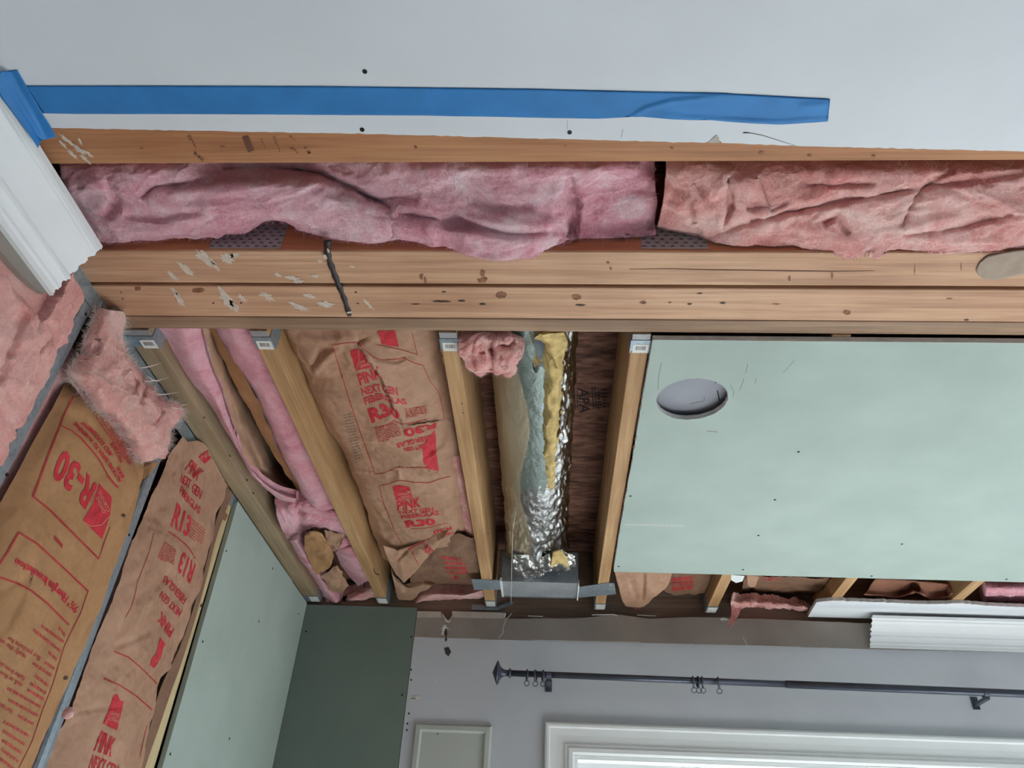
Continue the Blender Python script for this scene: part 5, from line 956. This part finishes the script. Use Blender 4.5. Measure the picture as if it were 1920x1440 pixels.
# --- crumpled tuft by the duct
def under_duct(P):
    P = P.copy(); dx = np.abs(P[..., 0] + 0.048); s_ = ZC + HJ + 0.118 - np.sqrt(np.maximum(0.112 ** 2 - dx ** 2, 0)); P[..., 2] = np.where(dx < 0.112, np.minimum(P[..., 2], s_), P[..., 2]); return P
r = [O([(862, 618), (900, 616), (930, 616), (960, 616), (985, 618)], -.03), O([(860, 640), (890, 636), (918, 640), (950, 634), (984, 640)], .002), O([(860, 662), (885, 664), (915, 668), (945, 664), (982, 658)], .016), O([(872, 682), (892, 692), (914, 686), (940, 684), (972, 678)], .012), O([(884, 694), (900, 708), (916, 696), (936, 700), (958, 710), (968, 690)], -.01)]
bK = thing('insulation_tuft', cpt(r, 'z', HJ), 'crumpled salmon-pink wool tuft hanging between joist and foil duct', 'insulation', IB)
LK = Loft(r, 'z', HJ, 90, 70, [('v', [(918, 640), (922, 665), (920, 695)], 5, .020), ('v', [(890, 640), (882, 668), (892, 695)], 4, .010), ('v', [(930, 645), (955, 650), (965, 640)], 4, .010), ('v', [(935, 665), (950, 672), (945, 690)], 4, .010), ('v', [(895, 660), (910, 660)], 4, .008)], d_wool(0.010, 81.0, (1.6, 1.6, 1.6)), 0.03, sm=3, clamp=caps(bay(x0=-0.202, x1=0.16, y0=1.199, y1=2.770), under_duct)); LK.build('wool', 'pink_salmon', bK); fuzz(LK, bK, 'pink_fibre', 1500, (0.004, 0.012), 0.0003, 10, 0.5, 0.4)
# --- bays beyond the green ceiling board
r = [O([(1150, 1066), (1180, 1066), (1215, 1068), (1262, 1070)], -.02), O([(1158, 1095), (1180, 1090), (1206, 1092), (1250, 1100)], -.004), O([(1166, 1122), (1184, 1116), (1205, 1114), (1228, 1118)], .002), O([(1176, 1146), (1186, 1152), (1198, 1152), (1207, 1140)], -.01)]
bN = thing('insulation_batt', cpt(r, 'z', HJ), 'brown paper batt drooping over the back wall beside the metal strap', 'insulation', IB)
LN = Loft(r, 'z', HJ, 50, 50, [('c', [(1206, 1075), (1207, 1100), (1204, 1125)], 5, .010), ('c', [(1180, 1085), (1195, 1125)], 8, .006)], d_paper(0.005, 14, 23), 0.03, sm=1, clamp=caps(bay(x0=0.205, x1=0.570, y0=1.199), lim('y', hi=2.745))); LN.build('paper_facing', 'kraft', bN)
r = [O([(1240, 1068), (1280, 1070), (1330, 1074), (1372, 1078)], -.06), O([(1238, 1090), (1280, 1092), (1310, 1096), (1350, 1100)], -.05), O([(1245, 1108), (1280, 1118), (1300, 1112), (1340, 1108)], -.06)]
Ln = Loft(r, 'z', HJ, 50, 30, (), d_paper(0.008, 12, 25), 0, sm=1, clamp=caps(bay(x0=0.205, x1=0.570, y0=1.199), lim('y', hi=2.745))); Ln.build('paper_facing', 'kraft_dark', bN)
prints(Ln.bvh(), bN, dashes([(1258, 1082), (1298, 1078), (1302, 1112), (1262, 1118)], 4, 33, 0.75, 5, 12), 'small_print', 'print_line', 'stuff')
LNw = Loft([O([(1180, 1150), (1192, 1150), (1200, 1152)], -.006), O([(1186, 1160), (1192, 1163), (1198, 1160)], .004)], 'z', HJ, 20, 10, (), d_wool(0.004, 5.0), 0.01, clamp=caps(bay(x0=0.205, x1=0.570, y0=1.199), lim('y', hi=2.745))); LNw.build('wool', 'pink_salmon', bN)
r = [O([(1372, 1120), (1385, 1124), (1420, 1124), (1460, 1128), (1512, 1136)], -.03), O([(1370, 1132), (1392, 1132), (1425, 1132), (1465, 1134), (1515, 1140)], -.008), O([(1372, 1144), (1396, 1140), (1428, 1139), (1468, 1139), (1518, 1145)], -.03)]
bO = thing('insulation_batt', cpt(r, 'z', HJ), 'thin pink wool strip drooping over the grey wall from dark brown paper', 'insulation', IB)
LO = Loft(r, 'z', HJ, 110, 24, (), d_wool(0.012, 91.0, (2, 2, 2)), 0.02, clamp=bay(x0=0.612, x1=0.976, y0=1.199, y1=2.770)); LO.build('wool', 'pink_salmon', bO); fuzz(LO, bO, 'pink_fibre', 700, (0.005, 0.015), 0.0003, 11, 0.5, 0.4)
Lo = Loft([O([(1370, 1124), (1373, 1145), (1368, 1168), (1366, 1175)], -.002), O([(1390, 1128), (1388, 1148), (1376, 1170), (1368, 1176)], .004)], 'y', YB - 0.03, 30, 10, (), d_wool(0.005, 93.0), 0.01); Lo.build('hanging_tuft', 'pink_salmon', bO); fuzz(Lo, bO, 'pink_fibre', 300, (0.005, 0.02), 0.0003, 12, 0.4)
r = [O([(1396, 1076), (1430, 1078), (1500, 1082), (1640, 1086)], -.05), O([(1392, 1100), (1430, 1106), (1500, 1108), (1600, 1110)], -.07), O([(1384, 1122), (1430, 1122), (1500, 1126), (1560, 1130)], -.10)]
Lo = Loft(r, 'z', HJ, 60, 30, [('c', [(1410, 1080), (1406, 1120)], 8, .012)], d_paper(0.009, 11, 27), 0, clamp=bay(x0=0.612, x1=0.976, y0=1.199, y1=2.770)); Lo.build('paper_facing', 'kraft_dark', bO)
prints(Lo.bvh(), bO, dashes([(1430, 1080), (1465, 1084), (1462, 1090), (1430, 1088)], 2, 3, 0.6), 'small_print', 'print_line', 'stuff')
r = [O([(1400, 1078), (1412, 1078), (1424, 1082)], -.03), O([(1402, 1098), (1410, 1105), (1416, 1100)], -.02)]
Loft(r, 'z', HJ, 16, 12, (), d_paper(0.003, 30, 28), 0.002, clamp=bay(x0=0.612, x1=0.976, y0=1.199, y1=2.770)).build('paper_fold', 'kraft', bO)
r = [O([(1640, 1086), (1700, 1090), (1760, 1094), (1850, 1098)], -.05), O([(1630, 1104), (1700, 1112), (1725, 1104), (1760, 1112), (1800, 1110), (1845, 1104)], -.035), O([(1620, 1114), (1650, 1118), (1680, 1122), (1716, 1108), (1745, 1124), (1790, 1118), (1835, 1116)], -.012)]
bP = thing('insulation_batt', cpt(r, 'z', HJ), 'curled brown paper edge above the old white ceiling strip', 'insulation', IB)
LP = Loft(r, 'z', HJ, 90, 26, [('c', [(1712, 1092), (1716, 1112)], 10, .014), ('c', [(1800, 1095), (1800, 1118)], 8, .012)], d_paper(0.006, 12, 29), 0.004, sm=2, clamp=bay(x0=1.018, x1=1.383, y0=1.199, y1=2.770)); LP.build('paper_facing', 'paper_back', bP)
prints(LP.bvh(), bP, [poly2([(1772, 1089), (1804, 1091), (1800, 1099), (1770, 1096)], 5)], 'printed_emblem', 'print_red')
r = [O([(1846, 1090), (1880, 1092), (1930, 1094)], -.05), O([(1848, 1108), (1880, 1106), (1930, 1108)], -.02), O([(1840, 1126), (1880, 1128), (1930, 1132)], -.05)]
bQ = thing('insulation_batt', cpt(r, 'z', HJ), 'pink wool batt above the right end of the old white ceiling strip', 'insulation', IB)
LQ = Loft(r, 'z', HJ, 50, 30, (), d_wool(0.009, 95.0), 0.05, clamp=bay(x0=1.425, x1=1.9, y0=1.199, y1=2.770)); LQ.build('wool', 'pink_roll', bQ); fuzz(LQ, bQ, 'magenta_fibre', 600, (0.005, 0.015), 0.0003, 13, 0.5, 0.3)
# ------------------------------------------------------------------ foil duct, boot, straps, OSB stamp
DX, DH, DR = -0.048, HJ + 0.118, 0.102
dt = thing('foil_duct', W(DX, 1.9, DH - DR), 'silver foil-wrapped duct with a torn jacket showing yellow wool', 'duct')
nt, ny = 240, 200; th = np.linspace(-math.pi, math.pi, nt + 1); yy = np.linspace(1.201, 2.50, ny + 1)
TH, YY = np.meshgrid(th, yy, indexing='ij')
P0 = np.stack([DX + DR * np.sin(TH), YY, DH - DR * np.cos(TH)], -1)
far = np.clip((YY - 1.75) / 0.5, 0, 1); right = np.clip(np.degrees(TH) / 60, 0, 1)
far = np.clip((YY - 1.95) / 0.4, 0, 1) * 0.8 + 0.12 * np.clip((YY - 1.8) / 0.2, 0, 1); right = np.clip((np.degrees(TH) - 24) / 20, 0, 1)
amp = 0.0010 + 0.006 * np.maximum(far, right * 0.7)
cru = crumple(TH * 3.0 + 9, YY * 14, 3) + 0.6 * crumple(TH * 7, YY * 30, 4) + 0.5 * crumple(TH * 14, YY * 62, 6); cru[-1] = cru[0]
RR = DR + amp * cru + 0.008 * np.clip((YY - 2.3) / 0.2, 0, 1)
TD = np.degrees(TH)
PD = np.stack([DX + RR * np.sin(TH), YY, ZC + DH - RR * np.cos(TH)], -1)
slit_c = 34 - 12 * np.clip((YY - 1.2) / 0.6, 0, 1); slit_w = np.where(YY < 1.83, 15 * np.clip((1.83 - YY) / 0.30, 0, 1) ** 0.6 + 1.5 * np.sin(YY * 60), 0)
inslit = ((np.abs(TD - slit_c) < slit_w) & (YY < 1.83)) | ((TD > 3 + 3 * np.sin(YY * 70)) & (TD < 46) & (YY < 1.345 + 0.012 * np.sin(TD * 0.4)))
hole = (np.abs(TD - 22) < 16 * np.clip((YY - 2.40) / 0.1, 0, 1) + 3 * np.sin(YY * 140)) & (YY > 2.40)
idx = np.arange((nt + 1) * (ny + 1)).reshape(nt + 1, ny + 1)
grp = {'jacket': [], 'kraft_side': [], 'green_flap': []}
for i in range(nt):
    for j in range(ny):
        a, y = TD[i, j] + 1.5, YY[i, j]
        if inslit[i, j] or hole[i, j]: continue
        if a < -14 + 10 * math.sin(y * 9) - 16 * max(0, y - 2.05) and y < 2.36: k = 'kraft_side'
        elif a < 24 - 30 * max(0, y - 1.82) + 4 * math.sin(y * 31) and y < 1.90 + 0.03 * math.sin(a * 0.5): k = 'green_flap'
        else: k = 'jacket'
        grp[k].append((idx[i, j], idx[i + 1, j], idx[i + 1, j + 1], idx[i, j + 1]))
for k, fl in grp.items():
    used = sorted({q for f in fl for q in f}); mp = {q: n_ for n_, q in enumerate(used)}
    mesh(k, PD.reshape(-1, 3)[used], [tuple(mp[q] for q in f) for f in fl], {'jacket': 'foil', 'kraft_side': 'foil_kraft', 'green_flap': 'foil_green'}[k], dt, smooth=True)
# yellow wool and bare metal pipe inside the tear
nt2, ny2 = 30, 110; t2 = np.radians(np.linspace(2, 66, nt2 + 1)); y2 = np.linspace(1.201, 1.90, ny2 + 1); T2, Y2 = np.meshgrid(t2, y2, indexing='ij')
c2 = 34 - 12 * np.clip((Y2 - 1.2) / 0.6, 0, 1)
q = np.stack([T2 * 0.2, Y2, T2 * 0], -1); R2 = 0.097 + 0.010 * np.exp(-((np.degrees(T2) - c2 - 6) / 7.0) ** 2) + 0.005 * fbm(q * 40, 3) - 0.03 * (np.degrees(T2) < c2 - 6 + 3 * np.sin(Y2 * 50))
Pw = np.stack([DX + R2 * np.sin(T2), Y2, ZC + DH - R2 * np.cos(T2)], -1); id2 = np.arange((nt2 + 1) * (ny2 + 1)).reshape(nt2 + 1, ny2 + 1)
mesh('yellow_wool', Pw.reshape(-1, 3), [(id2[i, j], id2[i + 1, j], id2[i + 1, j + 1], id2[i, j + 1]) for i in range(nt2) for j in range(ny2)], 'yellow_wool', dt, smooth=True)
MB().tube([W(DX, 1.2015, DH), W(DX, 2.49, DH)], 0.070, 40).build('inner_pipe', 'galvanised', dt, smooth=True)
# torn wool lump at the start and ragged end
r = [O([(1002, 632), (1020, 640), (1034, 668), (1040, 690)], -.01), O([(1018, 626), (1030, 640), (1040, 668), (1048, 692)], .004), O([(1058, 624), (1064, 640), (1060, 664), (1054, 692)], -.02)]
Loft(r, 'z', HJ, 40, 24, (), d_wool(0.006, 101.0, (2, 2, 2)), 0.02).build('torn_wool', 'yellow_wool', dt, smooth=True)
r = [O([(984, 626), (990, 660), (1004, 690)], -.03), O([(996, 626), (1000, 660), (1010, 684)], -.015)]
Loft(r, 'z', HJ, 24, 8, (), d_wool(0.004, 103.0, (2, 2, 2)), 0.01).build('torn_wool', 'yellow_wool', dt, smooth=True)
r = [O([(960, 1040), (990, 1040), (1020, 1042), (1050, 1030), (1080, 1042)], -.02), O([(962, 1062), (990, 1066), (1018, 1066), (1048, 1052), (1078, 1060)], -.006), O([(972, 1082), (990, 1092), (1012, 1086), (1026, 1072), (1046, 1066), (1068, 1076), (1074, 1060)], -.012)]
Loft(r, 'z', HJ, 80, 30, [('c', [(1030, 1035), (1026, 1070)], 8, -.01)], lambda P, X, Y: 0.007 * (crumple(P[..., 0] * 40, P[..., 1] * 40, 8) + 0.6 * crumple(P[..., 0] * 90, P[..., 1] * 90, 9)), 0.002, sm=1, clamp=lim('y', hi=2.519)).build('torn_jacket', 'foil', dt, smooth=True)
r = [O([(1036, 1038), (1050, 1030), (1062, 1045)], -.004), O([(1032, 1064), (1050, 1056), (1068, 1066)], .002)]
Loft(r, 'z', HJ, 24, 16, (), d_wool(0.005, 105.0, (2, 2, 2)), 0.005, clamp=lim('y', hi=2.519)).build('torn_wool', 'yellow_wool', dt, smooth=True)
# sheet-metal boot
bx0, bx1, by0, by1 = -0.172, 0.099, 2.522, 2.665
bt = thing('duct_boot', W((bx0 + bx1) / 2, by0, HJ), 'sheet metal register boot at the end of the foil duct', 'duct boot')
m = MB(); z0, z1 = HJ + ZC, HJ + 0.115 + ZC; e = 0.0012
m.box((bx0, by0, z0), (bx1, by0 + e, z1)); m.box((bx0, by1 - e, z0), (bx1, by1, z1)); m.box((bx0, by0, z0), (bx0 + e, by1, z1)); m.box((bx1 - e, by0, z0), (bx1, by1, z1)); m.box((bx0, by0, z1 - e), (bx1, by1, z1)); m.build('box', 'galvanised', bt)
MB().box((bx0 + 0.002, by0 + 0.002, z0 + 0.004), (bx1 - 0.002, by1 - 0.002, z0 + 0.006)).build('bottom_plate', 'boot_metal', bt)
m = MB(); m.box((bx0 - 0.004, by0 - 0.002, z0 - 0.001), (bx0 + 0.003, by1, z0 + 0.012)); m.build('side_lip', 'white_trim', bt)
m = MB(); m.box((bx1 - 0.002, by0 + 0.005, z0 - 0.006), (bx1 + 0.002, by1 + 0.002, z0 + 0.012)); m.build('side_lip', 'white_trim', bt)
c = pyb(1047, 1077, by0); MB().tube([c + (0, 0.001, 0), c - (0, 0.003, 0)], 0.004, 10).build('screw_head', 'boot_metal', bt)
def strap(px, label, screws, surf=('z', HJ - 0.0025)):
    a = np.array(px, float); P = unproj(a[:, 0], a[:, 1], *surf); t = thing('metal_strap', P.mean(0), label, 'metal strap', 'galvanised straps'); d = (0, 0, 0.0014) if surf[0] == 'z' else (0, 0.0014, 0)
    v, f = prism([tuple(p) for p in P], d); mesh('plate', v, f, 'galvanised', t)
    for x, y in screws:
        c = unproj(x, y, *surf); n_ = np.array(d) / 0.0014; MB().tube([c, c - n_ * 0.0022], [0.0036, 0.0028], 10).build('screw_head', 'boot_metal', t)
strap([(884, 1086), (937, 1088), (939, 1106), (889, 1106)], 'galvanised strap nailed under the joist between paper batt and duct boot', [(920, 1091), (923, 1105)])
strap([(1085, 1101), (1140, 1093), (1152, 1094), (1155, 1114), (1085, 1121)], 'galvanised strap running from the duct boot to the joist by the green ceiling board', [(1145, 1097), (1143, 1105)])
strap([(885, 1133), (934, 1137), (950, 1130), (964, 1128), (962, 1133), (950, 1138), (934, 1144), (884, 1143)], 'loose grey metal strip lying below a small hanger on the rim timber', [], ('y', 2.764))
# string hanging from the duct
t = thing('string', pz(960, 1040), 'thin pale string hanging from the foil duct over the boot', 'string')
pts = [pz(968, 958, HJ - 0.01), pz(962, 990, HJ - 0.015), pz(960, 1040, HJ - 0.02), pz(959, 1100, HJ - 0.03), pz(958, 1130, HJ - 0.045)]
m = MB(); m.tube(pts, 0.0006, 5); m.build('strand', 'string', t)
# stamp on the roof deck
sf = ('z', 1.275)
lay([text('APA', [(1085, 727), (1087, 775)], (19, 1), (19, 1), bold=0.02), stroke([(1077, 726), (1078, 768)], 2), stroke([(1082, 726), (1083, 766)], 1.5), stroke([(1110, 725), (1113, 766)], 2), stroke([(1115, 725), (1118, 766)], 2), stroke([(1145, 742), (1147, 758)], 1.5)] + dashes([(1119, 733), (1127, 733), (1129, 768), (1121, 768)], 6, 5, 0.5, 3, 6) + dashes([(1128, 728), (1138, 728), (1141, 766), (1131, 766)], 6, 4, 0.5, 3, 6), sf, 0.0008).build('stamped_mark', 'osb_ink', rd, kind='stuff')
# small loose bits
t = thing('wool_bud', pxl(128, 1337, XW + 0.03), 'small pale pink wool bud between the two paper wall batts', 'insulation')
c = pxl(128, 1337, XW + 0.02); mb = MB(); bm = bmesh.new(); bmesh.ops.create_icosphere(bm, subdivisions=3, radius=0.010)
for w_ in bm.verts: w_.co *= 1 + 0.25 * float(fbm(np.array([w_.co * 120]), 3)[0]); w_.co += Vector(c)
bm.verts.index_update(); mb.add([tuple(w_.co) for w_ in bm.verts], [[w_.index for w_ in q.verts] for q in bm.faces]); bm.free(); mb.build('wool', 'pink_fibre', t, smooth=True)
